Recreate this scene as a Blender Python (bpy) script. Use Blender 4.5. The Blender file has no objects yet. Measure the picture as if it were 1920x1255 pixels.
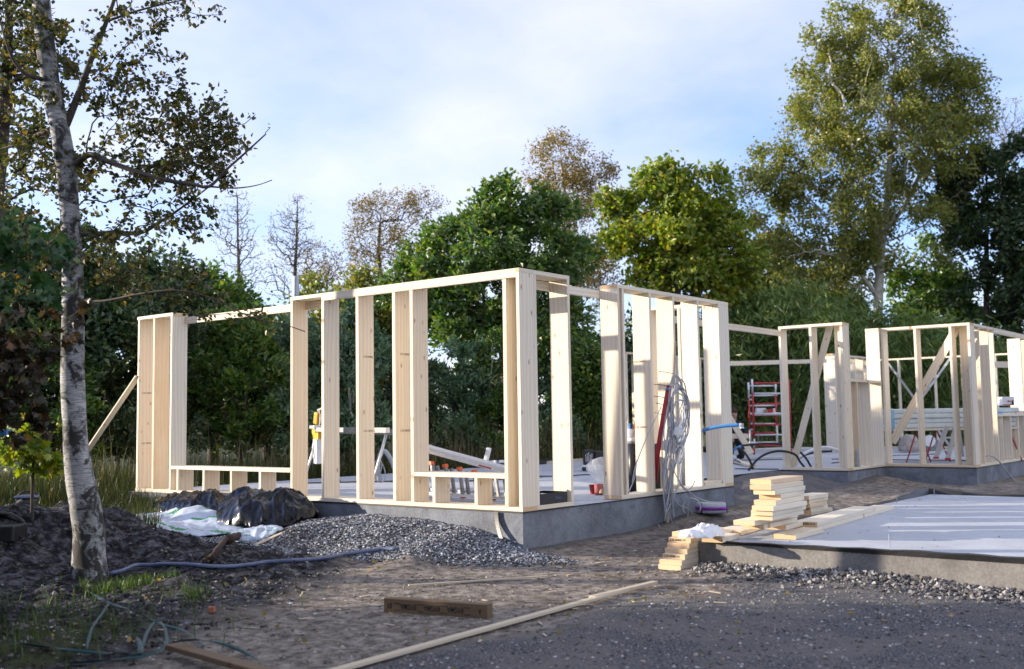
import bpy, math, random
import numpy as np
from mathutils import Vector, Matrix

# ---------------------------------------------------------------- camera
CAM = np.array([-8.49875, -6.67390, 0.92700])
FPX, CX, CY = 1978.82, 960.0, 627.5
YAW, PITCH, ROLL = 0.673239, 0.081291, -0.015231
_f = np.array([math.cos(PITCH)*math.cos(YAW), math.cos(PITCH)*math.sin(YAW), math.sin(PITCH)])
_r0 = np.array([math.sin(YAW), -math.cos(YAW), 0.0]); _u0 = np.cross(_r0, _f)
_r = math.cos(ROLL)*_r0 + math.sin(ROLL)*_u0
_u = -math.sin(ROLL)*_r0 + math.cos(ROLL)*_u0
scene = bpy.context.scene
cam_d = bpy.data.cameras.new('camera'); cam = bpy.data.objects.new('camera', cam_d)
scene.collection.objects.link(cam)
cam.matrix_world = Matrix(((_r[0], _u[0], -_f[0], CAM[0]), (_r[1], _u[1], -_f[1], CAM[1]), (_r[2], _u[2], -_f[2], CAM[2]), (0, 0, 0, 1)))
cam_d.sensor_width = 36.0; cam_d.lens = 36.0*FPX/1920.0
cam_d.clip_start = 0.05; cam_d.clip_end = 3000
cam_d.dof.use_dof = True; cam_d.dof.focus_distance = 11.8; cam_d.dof.aperture_fstop = 1.8
scene.camera = cam

# ---------------------------------------------------------------- light
SUN_EL = math.radians(11.5)
_h = np.array([-0.55, 0.835]); _h = _h/np.linalg.norm(_h)
SUN = np.array([_h[0]*math.cos(SUN_EL), _h[1]*math.cos(SUN_EL), math.sin(SUN_EL)])
world = bpy.data.worlds.new('World'); scene.world = world; world.use_nodes = True
wn, wl = world.node_tree.nodes, world.node_tree.links
wn.clear()
w_out = wn.new('ShaderNodeOutputWorld'); w_bg = wn.new('ShaderNodeBackground')
sky = wn.new('ShaderNodeTexSky'); sky.sky_type = 'NISHITA'; sky.sun_disc = False
sky.sun_elevation = SUN_EL; sky.sun_rotation = math.atan2(SUN[0], SUN[1])
sky.air_density = 1.0; sky.dust_density = 0.3; sky.ozone_density = 4.5
w_bg.inputs['Strength'].default_value = 0.15
tc = wn.new('ShaderNodeTexCoord'); sep = wn.new('ShaderNodeSeparateXYZ')
wl.new(tc.outputs['Generated'], sep.inputs[0])
def wmath(op, a, b=None):
    n = wn.new('ShaderNodeMath'); n.operation = op
    for i, s in enumerate((a, b)):
        if s is None: continue
        if isinstance(s, (int, float)): n.inputs[i].default_value = s
        else: wl.new(s, n.inputs[i])
    return n.outputs[0]
zc = wmath('MAXIMUM', wmath('ADD', sep.outputs['Z'], 0.12), 0.03)
comb = wn.new('ShaderNodeCombineXYZ')
wl.new(wmath('DIVIDE', sep.outputs['X'], zc), comb.inputs['X'])
wl.new(wmath('DIVIDE', sep.outputs['Y'], zc), comb.inputs['Y'])
mp = wn.new('ShaderNodeMapping'); wl.new(comb.outputs[0], mp.inputs[0])
mp.inputs['Location'].default_value = (3.4, 1.2, 0.3); mp.inputs['Scale'].default_value = (0.42, 0.42, 1.0)
n1 = wn.new('ShaderNodeTexNoise'); n1.inputs['Scale'].default_value = 0.9; n1.inputs['Detail'].default_value = 9
n1.inputs['Roughness'].default_value = 0.56; n1.inputs['Distortion'].default_value = 0.35
wl.new(mp.outputs[0], n1.inputs['Vector'])
cr = wn.new('ShaderNodeValToRGB'); wl.new(n1.outputs['Fac'], cr.inputs[0])
cr.color_ramp.elements[0].position = 0.29; cr.color_ramp.elements[0].color = (0, 0, 0, 1)
cr.color_ramp.elements[1].position = 0.58; cr.color_ramp.elements[1].color = (1, 1, 1, 1)
mixw = wn.new('ShaderNodeMixRGB'); mixw.inputs[2].default_value = (1.95, 1.93, 1.99, 1)
wl.new(wmath('MULTIPLY', cr.outputs[0], 0.85), mixw.inputs[0])
tint = wn.new('ShaderNodeMixRGB'); tint.blend_type = 'MULTIPLY'; tint.inputs[0].default_value = 1.0; tint.inputs[2].default_value = (0.68, 0.595, 0.72, 1)
wl.new(sky.outputs[0], tint.inputs[1]); wl.new(tint.outputs[0], mixw.inputs[1])
wl.new(mixw.outputs[0], w_bg.inputs['Color']); wl.new(w_bg.outputs[0], w_out.inputs['Surface'])

sun_d = bpy.data.lights.new('sun', 'SUN'); sun_d.energy = 2.35; sun_d.angle = math.radians(0.55)
sun_d.color = (1.0, 0.87, 0.70)
sun = bpy.data.objects.new('sun', sun_d); scene.collection.objects.link(sun)
sun.rotation_mode = 'QUATERNION'; sun.rotation_quaternion = Vector(SUN).to_track_quat('Z', 'Y')
sun.location = (-30, 40, 20)
scene.view_settings.view_transform = 'Standard'; scene.view_settings.look = 'None'
scene.view_settings.gamma = 1.0; scene.view_settings.use_curve_mapping = False
scene.view_settings.exposure = 1.97
scene.cycles.use_denoising = True; scene.cycles.max_bounces = 6; scene.cycles.diffuse_bounces = 3
scene.cycles.glossy_bounces = 3; scene.cycles.transmission_bounces = 4; scene.cycles.transparent_max_bounces = 6
scene.cycles.use_adaptive_sampling = True; scene.cycles.adaptive_threshold = 0.02
scene.cycles.caustics_reflective = False; scene.cycles.caustics_refractive = False

# ---------------------------------------------------------------- measuring: where a sight line meets a plane of the site
def ray(px, py): return _f + _r*(px-CX)/FPX - _u*(py-CY)/FPX
def at(px, py, D): return CAM + ray(px, py)*D
def onX(px, py, c): d = ray(px, py); return CAM + d*(c-CAM[0])/d[0]
def onY(px, py, c): d = ray(px, py); return CAM + d*(c-CAM[1])/d[1]
def onZ(px, py, c): d = ray(px, py); return CAM + d*(c-CAM[2])/d[2]
V = np.array

# ---------------------------------------------------------------- scene helpers
C = scene.collection
WM = {}
def tag(o, label=None, cat=None, group=None, kind=None):
    for k, v in (('label', label), ('category', cat), ('group', group), ('kind', kind)):
        if v is not None: o[k] = v
    return o
def place(o, M, parent=None):
    C.objects.link(o); WM[o] = M
    if parent is not None:
        o.parent = parent; o.matrix_local = WM[parent].inverted() @ M
    else: o.matrix_world = M
    return o
def thing(name, loc, label, cat, group=None, kind=None):
    o = bpy.data.objects.new(name, None); o.empty_display_size = 0.1
    place(o, Matrix.Translation(Vector(loc)))
    return tag(o, label, cat, group, kind)
def np_mesh(name, v, f, mats, smooth=False, mi=None):
    v = np.asarray(v, dtype=np.float32); f = np.asarray(f, dtype=np.int32)
    me = bpy.data.meshes.new(name); n, k = f.shape
    me.vertices.add(len(v)); me.vertices.foreach_set('co', v.ravel())
    me.loops.add(n*k); me.loops.foreach_set('vertex_index', f.ravel())
    me.polygons.add(n); me.polygons.foreach_set('loop_start', np.arange(0, n*k, k, dtype=np.int32))
    for m in mats: me.materials.append(m)
    me.polygons.foreach_set('use_smooth', np.full(n, smooth))
    if mi is not None: me.polygons.foreach_set('material_index', np.asarray(mi, dtype=np.int32))
    me.update(calc_edges=True); me.validate()
    return me
def np_obj(name, v, f, mats, parent=None, smooth=False, mi=None):
    v = np.asarray(v, float); c = V([(v[:, 0].min()+v[:, 0].max())/2, (v[:, 1].min()+v[:, 1].max())/2, v[:, 2].min()])
    if not isinstance(mats, (list, tuple)): mats = [mats]
    o = bpy.data.objects.new(name, np_mesh(name, v-c, f, mats, smooth, mi))
    return place(o, Matrix.Translation(Vector(c)), parent)
class MB:
    def __init__(s): s.v = []; s.f = []; s.mi = []; s.m = 0
    def add(s, vs, fs):
        b = len(s.v); s.v += [tuple(map(float, p)) for p in vs]
        for q in fs: s.f.append(tuple(b+i for i in q)); s.mi.append(s.m)
        return s
    def box(s, lo, hi):
        x0, y0, z0 = lo; x1, y1, z1 = hi
        return s.add([(x0,y0,z0),(x1,y0,z0),(x1,y1,z0),(x0,y1,z0),(x0,y0,z1),(x1,y0,z1),(x1,y1,z1),(x0,y1,z1)],
                     [(0,3,2,1),(4,5,6,7),(0,1,5,4),(1,2,6,5),(2,3,7,6),(3,0,4,7)])
    def bar(s, p0, p1, w, h, up=(0, 0, 1)):
        p0, p1, up = V(p0, dtype=float), V(p1, dtype=float), V(up, dtype=float)
        d = p1-p0; d = d/np.linalg.norm(d); sd = np.cross(d, up); sd = sd/max(np.linalg.norm(sd), 1e-6); uu = np.cross(sd, d)
        vs = []
        for p in (p0, p1):
            for a, b in ((-1,-1),(1,-1),(1,1),(-1,1)): vs.append(p + sd*a*w/2 + uu*b*h/2)
        return s.add(vs, [(0,3,2,1),(4,5,6,7),(0,1,5,4),(1,2,6,5),(2,3,7,6),(3,0,4,7)])
    def tube(s, pts, rad, n=8, cap=True):
        pts = [V(p, dtype=float) for p in pts]; rad = list(rad) if hasattr(rad, '__len__') else [rad]*len(pts)
        kp = [0]+[i for i in range(1, len(pts)) if np.linalg.norm(pts[i]-pts[i-1]) > 1e-6]; pts = [pts[i] for i in kp]; rad = [rad[i] for i in kp]; k = len(pts)
        if k < 2: return s
        t = pts[1]-pts[0]; t = t/max(np.linalg.norm(t), 1e-9)
        ref = V([0, 0, 1.0]) if abs(t[2]) < 0.9 else V([1.0, 0, 0]); a = np.cross(t, ref); a = a/np.linalg.norm(a)
        vs = []
        for i in range(k):
            t = pts[min(i+1, k-1)]-pts[max(i-1, 0)]; L = np.linalg.norm(t)
            if L > 1e-9: t = t/L
            a = a - t*np.dot(a, t); a = a/max(np.linalg.norm(a), 1e-9); b = np.cross(t, a)
            for j in range(n):
                q = 2*math.pi*j/n; vs.append(pts[i] + rad[i]*(a*math.cos(q)+b*math.sin(q)))
        fs = [(i*n+j, i*n+(j+1) % n, (i+1)*n+(j+1) % n, (i+1)*n+j) for i in range(k-1) for j in range(n)]
        if cap: fs += [tuple(range(n-1, -1, -1)), tuple((k-1)*n+j for j in range(n))]
        return s.add(vs, fs)
    def lathe(s, c, prof, n=20, axis=None):
        c = V(c, dtype=float); ax = V([0, 0, 1.0]) if axis is None else V(axis, dtype=float)/np.linalg.norm(axis)
        ref = V([1.0, 0, 0]) if abs(ax[0]) < 0.9 else V([0, 1.0, 0]); a = np.cross(ax, ref); a /= np.linalg.norm(a); b = np.cross(ax, a)
        vs = [c + ax*z + r*(a*math.cos(2*math.pi*j/n)+b*math.sin(2*math.pi*j/n)) for r, z in prof for j in range(n)]
        k = len(prof)
        fs = [(i*n+j, i*n+(j+1) % n, (i+1)*n+(j+1) % n, (i+1)*n+j) for i in range(k-1) for j in range(n)]
        fs += [tuple(range(n-1, -1, -1)), tuple((k-1)*n+j for j in range(n))]
        return s.add(vs, fs)
    def build(s, name, mats, parent=None, smooth=False, bevel=0):
        if not isinstance(mats, (list, tuple)): mats = [mats]
        v = V(s.v); c = V([(v[:, 0].min()+v[:, 0].max())/2, (v[:, 1].min()+v[:, 1].max())/2, v[:, 2].min()])
        me = bpy.data.meshes.new(name); me.from_pydata([tuple(p) for p in v-c], [], s.f)
        for m in mats: me.materials.append(m)
        me.polygons.foreach_set('use_smooth', [smooth]*len(me.polygons)); me.polygons.foreach_set('material_index', s.mi)
        me.update(); o = bpy.data.objects.new(name, me)
        if bevel:
            b = o.modifiers.new('bevel', 'BEVEL'); b.width = bevel; b.segments = 2; b.limit_method = 'ANGLE'
        return place(o, Matrix.Translation(Vector(c)), parent)
def spline(pts, k=6):
    P = [V(p, dtype=float) for p in pts]; P = [2*P[0]-P[1]]+P+[2*P[-1]-P[-2]]; out = []
    for i in range(1, len(P)-2):
        for j in range(k):
            t = j/k; a, b, c, d = P[i-1], P[i], P[i+1], P[i+2]
            out.append(0.5*((2*b)+(-a+c)*t+(2*a-5*b+4*c-d)*t*t+(-a+3*b-3*c+d)*t**3))
    return out+[P[-2]]

# ---------------------------------------------------------------- value noise for the terrain
def vnoise(x, y, seed=0):
    x = np.asarray(x, float); y = np.asarray(y, float); xi = np.floor(x).astype(np.int64); yi = np.floor(y).astype(np.int64)
    fx, fy = x-xi, y-yi; fx = fx*fx*(3-2*fx); fy = fy*fy*(3-2*fy)
    def h(a, b):
        n = (a*374761393 + b*668265263 + seed*974711) & 0x7fffffff
        n = ((n ^ (n >> 13))*1274126177) & 0x7fffffff
        return ((n ^ (n >> 16)) & 0xffff)/65535.0
    return (h(xi, yi)*(1-fx)+h(xi+1, yi)*fx)*(1-fy)+(h(xi, yi+1)*(1-fx)+h(xi+1, yi+1)*fx)*fy
def fbm(x, y, o=4, seed=0):
    s = 0; a = 0.5
    for i in range(o): s = s+a*(vnoise(x*2**i, y*2**i, seed+i)-0.5); a *= 0.5
    return s
def sstep(a, b, x): t = np.clip((np.asarray(x, float)-a)/(b-a), 0, 1); return t*t*(3-2*t)
def gauss(x, y, cx, cy, sx, sy, h): return h*np.exp(-((x-cx)/sx)**2-((y-cy)/sy)**2)

# ---------------------------------------------------------------- materials
def newmat(name):
    m = bpy.data.materials.new(name); m.use_nodes = True; nt = m.node_tree
    return m, nt.nodes, nt.links, nt.nodes['Principled BSDF']
def rgb(c): return (c[0], c[1], c[2], 1)
def ramp(N, L, fac, stops, mode='LINEAR'):
    r = N.new('ShaderNodeValToRGB'); e = r.color_ramp.elements; r.color_ramp.interpolation = mode
    while len(e) < len(stops): e.new(0.5)
    for i, (p, c) in enumerate(stops): e[i].position = p; e[i].color = rgb(c)
    L.new(fac, r.inputs[0]); return r.outputs[0]
def noise(N, L, vec, scale, detail=4, rough=0.55, dist=0.0):
    n = N.new('ShaderNodeTexNoise'); n.inputs['Scale'].default_value = scale; n.inputs['Detail'].default_value = detail
    n.inputs['Roughness'].default_value = rough; n.inputs['Distortion'].default_value = dist
    if vec is not None: L.new(vec, n.inputs['Vector'])
    return n.outputs['Fac']
def mixc(N, L, fac, a, b, mode='MIX'):
    m = N.new('ShaderNodeMixRGB'); m.blend_type = mode
    for i, s in enumerate((fac, a, b)):
        if isinstance(s, (int, float)): m.inputs[i].default_value = s
        elif isinstance(s, tuple): m.inputs[i].default_value = rgb(s)
        else: L.new(s, m.inputs[i])
    return m.outputs[0]
def bump(N, L, P, h, strength, dist):
    b = N.new('ShaderNodeBump'); b.inputs['Strength'].default_value = strength; b.inputs['Distance'].default_value = dist
    L.new(h, b.inputs['Height']); L.new(b.outputs[0], P.inputs['Normal'])
def plain(name, col, rough=0.5, metal=0.0, var=0.12, scale=18, bmp=0.0, trans=0.0, alpha=1.0, spec=None):
    m, N, L, P = newmat(name); t = N.new('ShaderNodeTexCoord')
    f = noise(N, L, t.outputs['Object'], scale, 5)
    lo = tuple(c*(1-var) for c in col); hi = tuple(min(1, c*(1+var)) for c in col)
    L.new(ramp(N, L, f, [(0.3, lo), (0.7, hi)]), P.inputs['Base Color'])
    P.inputs['Roughness'].default_value = rough; P.inputs['Metallic'].default_value = metal
    if spec is not None: P.inputs['Specular IOR Level'].default_value = spec
    if bmp: bump(N, L, P, f, 0.5, bmp)
    if trans: P.inputs['Transmission Weight'].default_value = trans
    if alpha < 1: P.inputs['Alpha'].default_value = alpha
    return m
def wood_mat(name, cols, knot=(0.33, 0.19, 0.10), end=False):
    m, N, L, P = newmat(name); t = N.new('ShaderNodeTexCoord'); oi = N.new('ShaderNodeObjectInfo')
    add = N.new('ShaderNodeVectorMath'); add.operation = 'ADD'; L.new(t.outputs['Object'], add.inputs[0])
    mul = N.new('ShaderNodeVectorMath'); mul.operation = 'SCALE'; mul.inputs[0].default_value = (31, 57, 83); L.new(oi.outputs['Random'], mul.inputs['Scale'])
    L.new(mul.outputs[0], add.inputs[1]); vec = add.outputs[0]
    def mapd(sc):
        q = N.new('ShaderNodeMapping'); q.inputs['Scale'].default_value = sc; L.new(vec, q.inputs[0]); return q.outputs[0]
    base = ramp(N, L, oi.outputs['Random'], [(0.0, cols[0]), (0.35, cols[1]), (0.6, cols[3]), (0.85, cols[0]), (0.92, cols[2]), (1.0, tuple(x*k for x, k in zip(cols[2], (0.96, 0.88, 0.78))))])
    if end:
        w = N.new('ShaderNodeTexWave'); w.wave_type = 'RINGS'; w.inputs['Scale'].default_value = 18; w.inputs['Distortion'].default_value = 3
        L.new(mapd((1, 1, 0.1)), w.inputs[0]); g = w.outputs['Fac']
        c = mixc(N, L, ramp(N, L, g, [(0.2, (0, 0, 0)), (0.9, (0.35, 0.35, 0.35))]), base, tuple(x*0.62 for x in cols[1]))
        L.new(c, P.inputs['Base Color']); P.inputs['Roughness'].default_value = 0.8
        return m
    w = N.new('ShaderNodeTexWave'); w.wave_type = 'BANDS'; w.bands_direction = 'Y'
    w.inputs['Scale'].default_value = 6; w.inputs['Distortion'].default_value = 9; w.inputs['Detail'].default_value = 2; w.inputs['Detail Scale'].default_value = 0.8
    L.new(mapd((1.0, 1.0, 0.10)), w.inputs[0])
    g = mixc(N, L, 0.5, w.outputs['Fac'], noise(N, L, mapd((60, 60, 1.6)), 1.0, 4))
    c = mixc(N, L, ramp(N, L, g, [(0.38, (0, 0, 0)), (0.8, (0.34, 0.34, 0.34))]), base, tuple(x*0.62 for x in cols[1]))
    blot = noise(N, L, mapd((2, 2, 0.8)), 2.2, 3)
    c = mixc(N, L, ramp(N, L, blot, [(0.4, (0, 0, 0)), (0.75, (0.3, 0.3, 0.3))]), c, cols[3])
    vo = N.new('ShaderNodeTexVoronoi'); vo.inputs['Scale'].default_value = 1.0; L.new(mapd((0.5, 9.5, 4.2)), vo.inputs[0])
    sp = N.new('ShaderNodeSeparateColor'); L.new(vo.outputs['Color'], sp.inputs[0])
    gt = N.new('ShaderNodeMath'); gt.operation = 'GREATER_THAN'; gt.inputs[1].default_value = 0.40; L.new(sp.outputs[0], gt.inputs[0])
    k = ramp(N, L, vo.outputs['Distance'], [(0.04, (0.9, 0.9, 0.9)), (0.085, (0.55, 0.55, 0.55)), (0.17, (0, 0, 0))])
    c = mixc(N, L, mixc(N, L, 1.0, k, gt.outputs[0], 'MULTIPLY'), c, knot)
    L.new(c, P.inputs['Base Color']); P.inputs['Roughness'].default_value = 0.62
    P.inputs['Specular IOR Level'].default_value = 0.25
    bump(N, L, P, g, 0.05, 0.001)
    return m
M = {}
M['wood'] = wood_mat('spruce', [(0.79, 0.70, 0.555), (0.76, 0.65, 0.50), (0.71, 0.575, 0.42), (0.81, 0.74, 0.615)])
M['wood_end'] = wood_mat('spruce_end', [(0.70, 0.49, 0.29), (0.66, 0.45, 0.26), (0.72, 0.53, 0.33), (0.75, 0.56, 0.36)], end=True)
M['wood_grey'] = wood_mat('weathered_wood', [(0.34, 0.28, 0.22), (0.42, 0.35, 0.28), (0.38, 0.33, 0.27), (0.46, 0.40, 0.33)])
M['wood_brown'] = wood_mat('treated_wood', [(0.16, 0.105, 0.062), (0.17, 0.11, 0.066), (0.155, 0.10, 0.06), (0.18, 0.12, 0.073)], knot=(0.05, 0.03, 0.02))
M['wood_lath'] = wood_mat('lath_wood', [(0.52, 0.44, 0.33), (0.56, 0.47, 0.35), (0.50, 0.42, 0.32), (0.60, 0.51, 0.39)])

def concrete(name, base, spread, stain=None):
    m, N, L, P = newmat(name); g = N.new('ShaderNodeNewGeometry'); pos = g.outputs['Position']
    a = noise(N, L, pos, 1.7, 5, 0.6, 0.4); b = noise(N, L, pos, 45, 3)
    c = ramp(N, L, a, [(0.32, tuple(x*(1-spread) for x in base)), (0.5, base), (0.68, tuple(min(1, x*(1+spread)) for x in base))])
    c = mixc(N, L, 0.12, c, ramp(N, L, b, [(0.3, (0.12, 0.12, 0.12)), (0.7, (0.75, 0.75, 0.75))]))
    vo = N.new('ShaderNodeTexVoronoi'); vo.inputs['Scale'].default_value = 22; L.new(pos, vo.inputs[0])
    c = mixc(N, L, ramp(N, L, vo.outputs['Distance'], [(0.06, (0.5, 0.5, 0.5)), (0.13, (0, 0, 0))]), c, tuple(x*0.55 for x in base))
    if stain: c = mixc(N, L, ramp(N, L, noise(N, L, pos, 3.5, 6, 0.65), [(0.5, (0, 0, 0)), (0.7, (0.7, 0.7, 0.7))]), c, stain)
    L.new(c, P.inputs['Base Color']); P.inputs['Roughness'].default_value = 0.85
    bump(N, L, P, mixc(N, L, 0.5, b, a), 0.3, 0.004)
    return m
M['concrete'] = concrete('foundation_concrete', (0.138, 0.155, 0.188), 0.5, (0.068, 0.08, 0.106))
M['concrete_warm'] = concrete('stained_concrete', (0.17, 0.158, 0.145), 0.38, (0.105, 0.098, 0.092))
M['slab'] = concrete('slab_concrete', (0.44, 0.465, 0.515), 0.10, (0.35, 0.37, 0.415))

def ground_mat():
    m, N, L, P = newmat('soil'); g = N.new('ShaderNodeNewGeometry'); pos = g.outputs['Position']
    at_ = N.new('ShaderNodeAttribute'); at_.attribute_name = 'zone'; zs = N.new('ShaderNodeSeparateColor'); L.new(at_.outputs['Color'], zs.inputs[0])
    big = noise(N, L, pos, 1.3, 6, 0.6, 0.5); mid = noise(N, L, pos, 9, 7, 0.68, 0.3); fine = noise(N, L, pos, 75, 4, 0.6)
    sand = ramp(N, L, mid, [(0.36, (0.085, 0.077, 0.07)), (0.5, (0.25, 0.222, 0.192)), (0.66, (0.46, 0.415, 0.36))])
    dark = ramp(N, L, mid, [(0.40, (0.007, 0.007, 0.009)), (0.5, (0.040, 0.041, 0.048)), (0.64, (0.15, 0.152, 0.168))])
    grav = ramp(N, L, fine, [(0.36, (0.022, 0.023, 0.027)), (0.5, (0.105, 0.107, 0.116)), (0.66, (0.30, 0.30, 0.31))])
    grav = mixc(N, L, ramp(N, L, noise(N, L, pos, 1.5, 7, 0.68, 0.6), [(0.44, (0, 0, 0)), (0.60, (0.8, 0.8, 0.8))]), grav, (0.19, 0.18, 0.172))
    green = ramp(N, L, mid, [(0.3, (0.02, 0.03, 0.012)), (0.7, (0.07, 0.085, 0.03))])
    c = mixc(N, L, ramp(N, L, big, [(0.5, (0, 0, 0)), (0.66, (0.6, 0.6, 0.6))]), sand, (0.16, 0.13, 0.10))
    def soft(z, w=0.35):
        a = N.new('ShaderNodeMath'); a.operation = 'MULTIPLY_ADD'; L.new(mid, a.inputs[0]); a.inputs[1].default_value = w*2; a.inputs[2].default_value = -w
        b = N.new('ShaderNodeMath'); b.operation = 'ADD'; b.use_clamp = True; L.new(a.outputs[0], b.inputs[0]); L.new(z, b.inputs[1])
        return ramp(N, L, b.outputs[0], [(0.3, (0, 0, 0)), (0.7, (1, 1, 1))])
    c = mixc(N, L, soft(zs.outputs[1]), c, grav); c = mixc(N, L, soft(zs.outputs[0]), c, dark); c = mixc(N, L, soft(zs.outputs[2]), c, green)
    c = mixc(N, L, 1.0, c, (0.84, 0.83, 0.84), 'MULTIPLY')
    L.new(c, P.inputs['Base Color']); P.inputs['Roughness'].default_value = 0.95; P.inputs['Specular IOR Level'].default_value = 0.15
    h = mixc(N, L, 0.45, mid, fine); bump(N, L, P, h, 0.9, 0.03)
    return m
M['soil'] = ground_mat()

def island_mat(name, stops, rough=0.8, bmp=0.0):
    m, N, L, P = newmat(name); g = N.new('ShaderNodeNewGeometry')
    c = ramp(N, L, g.outputs['Random Per Island'], stops)
    f = noise(N, L, g.outputs['Position'], 60, 3); c = mixc(N, L, 0.25, c, ramp(N, L, f, [(0.3, (0.1, 0.1, 0.1)), (0.7, (0.8, 0.8, 0.8))]), 'OVERLAY')
    L.new(c, P.inputs['Base Color']); P.inputs['Roughness'].default_value = rough
    return m
M['gravel'] = island_mat('gravel_stone', [(0.0, (0.03, 0.034, 0.044)), (0.35, (0.10, 0.108, 0.13)), (0.7, (0.27, 0.285, 0.32)), (0.95, (0.58, 0.60, 0.63)), (1.0, (0.26, 0.17, 0.11))])
M['pebble'] = island_mat('pebble', [(0.0, (0.035, 0.034, 0.036)), (0.45, (0.13, 0.124, 0.122)), (0.8, (0.27, 0.255, 0.245)), (0.97, (0.50, 0.49, 0.485)), (1.0, (0.28, 0.17, 0.09))])
def leaf_mat(name, stops, trans=0.42, gloss=0.06):
    m, N, L, P = newmat(name); N.remove(P); out = [n for n in N if n.type == 'OUTPUT_MATERIAL'][0]
    g = N.new('ShaderNodeNewGeometry'); c = ramp(N, L, g.outputs['Random Per Island'], stops)
    d = N.new('ShaderNodeBsdfDiffuse'); t = N.new('ShaderNodeBsdfTranslucent'); s = N.new('ShaderNodeBsdfGlossy'); s.inputs['Roughness'].default_value = 0.42
    L.new(c, d.inputs[0]); hue = N.new('ShaderNodeHueSaturation'); hue.inputs['Saturation'].default_value = 1.15; hue.inputs['Value'].default_value = 1.25
    L.new(c, hue.inputs['Color']); L.new(hue.outputs[0], t.inputs[0]); s.inputs[0].default_value = (0.8, 0.8, 0.8, 1)
    a = N.new('ShaderNodeMixShader'); a.inputs[0].default_value = trans; L.new(d.outputs[0], a.inputs[1]); L.new(t.outputs[0], a.inputs[2])
    b = N.new('ShaderNodeMixShader'); b.inputs[0].default_value = gloss; L.new(a.outputs[0], b.inputs[1]); L.new(s.outputs[0], b.inputs[2])
    L.new(b.outputs[0], out.inputs['Surface']); return m
M['leaf_birch'] = leaf_mat('birch_leaf', [(0.0, (0.035, 0.055, 0.014)), (0.45, (0.07, 0.085, 0.018)), (0.8, (0.13, 0.12, 0.025)), (1.0, (0.24, 0.15, 0.03))])
M['leaf_gold'] = leaf_mat('gold_leaf', [(0.0, (0.115, 0.115, 0.027)), (0.4, (0.203, 0.169, 0.041)), (0.8, (0.338, 0.236, 0.054)), (1.0, (0.432, 0.243, 0.061))])
M['leaf_olive'] = leaf_mat('olive_leaf', [(0.0, (0.11, 0.15, 0.03)), (0.4, (0.21, 0.255, 0.05)), (0.85, (0.33, 0.33, 0.07)), (1.0, (0.40, 0.31, 0.08))])
M['leaf_oak'] = leaf_mat('oak_leaf', [(0.0, (0.045, 0.10, 0.022)), (0.5, (0.095, 0.19, 0.035)), (0.85, (0.18, 0.28, 0.045)), (1.0, (0.28, 0.30, 0.05))])
M['leaf_lime'] = leaf_mat('lime_leaf', [(0.0, (0.10, 0.18, 0.02)), (0.45, (0.22, 0.31, 0.03)), (0.85, (0.37, 0.40, 0.042)), (1.0, (0.46, 0.35, 0.05))])
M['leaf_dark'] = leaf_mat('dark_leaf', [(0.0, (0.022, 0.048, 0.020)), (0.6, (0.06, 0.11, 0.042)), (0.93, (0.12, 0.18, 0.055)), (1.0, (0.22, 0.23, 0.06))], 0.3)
M['leaf_willow'] = leaf_mat('willow_leaf', [(0.0, (0.075, 0.14, 0.075)), (0.6, (0.15, 0.26, 0.14)), (1.0, (0.27, 0.37, 0.19))], 0.3)
M['leaf_bamboo'] = leaf_mat('bamboo_leaf', [(0.0, (0.08, 0.15, 0.03)), (0.6, (0.16, 0.26, 0.055)), (1.0, (0.32, 0.37, 0.10))], 0.35)
M['leaf_brown'] = leaf_mat('brown_leaf', [(0.0, (0.02, 0.022, 0.010)), (0.5, (0.04, 0.032, 0.014)), (0.9, (0.075, 0.042, 0.018)), (1.0, (0.17, 0.14, 0.03))])
M['leaf_maple'] = leaf_mat('maple_leaf', [(0.0, (0.03, 0.095, 0.03)), (0.7, (0.06, 0.15, 0.045)), (1.0, (0.17, 0.22, 0.05))])
M['grass'] = leaf_mat('grass_blade', [(0.0, (0.022, 0.042, 0.010)), (0.6, (0.055, 0.075, 0.018)), (0.95, (0.11, 0.10, 0.035)), (1.0, (0.17, 0.14, 0.06))], 0.3, 0.03)
M['straw'] = leaf_mat('dry_grass_blade', [(0.0, (0.12, 0.10, 0.045)), (0.6, (0.25, 0.20, 0.10)), (1.0, (0.38, 0.31, 0.17))], 0.3, 0.03)
M['grass_green'] = leaf_mat('young_grass_blade', [(0.0, (0.03, 0.055, 0.012)), (0.6, (0.06, 0.105, 0.02)), (1.0, (0.11, 0.16, 0.035))], 0.35, 0.03)
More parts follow.
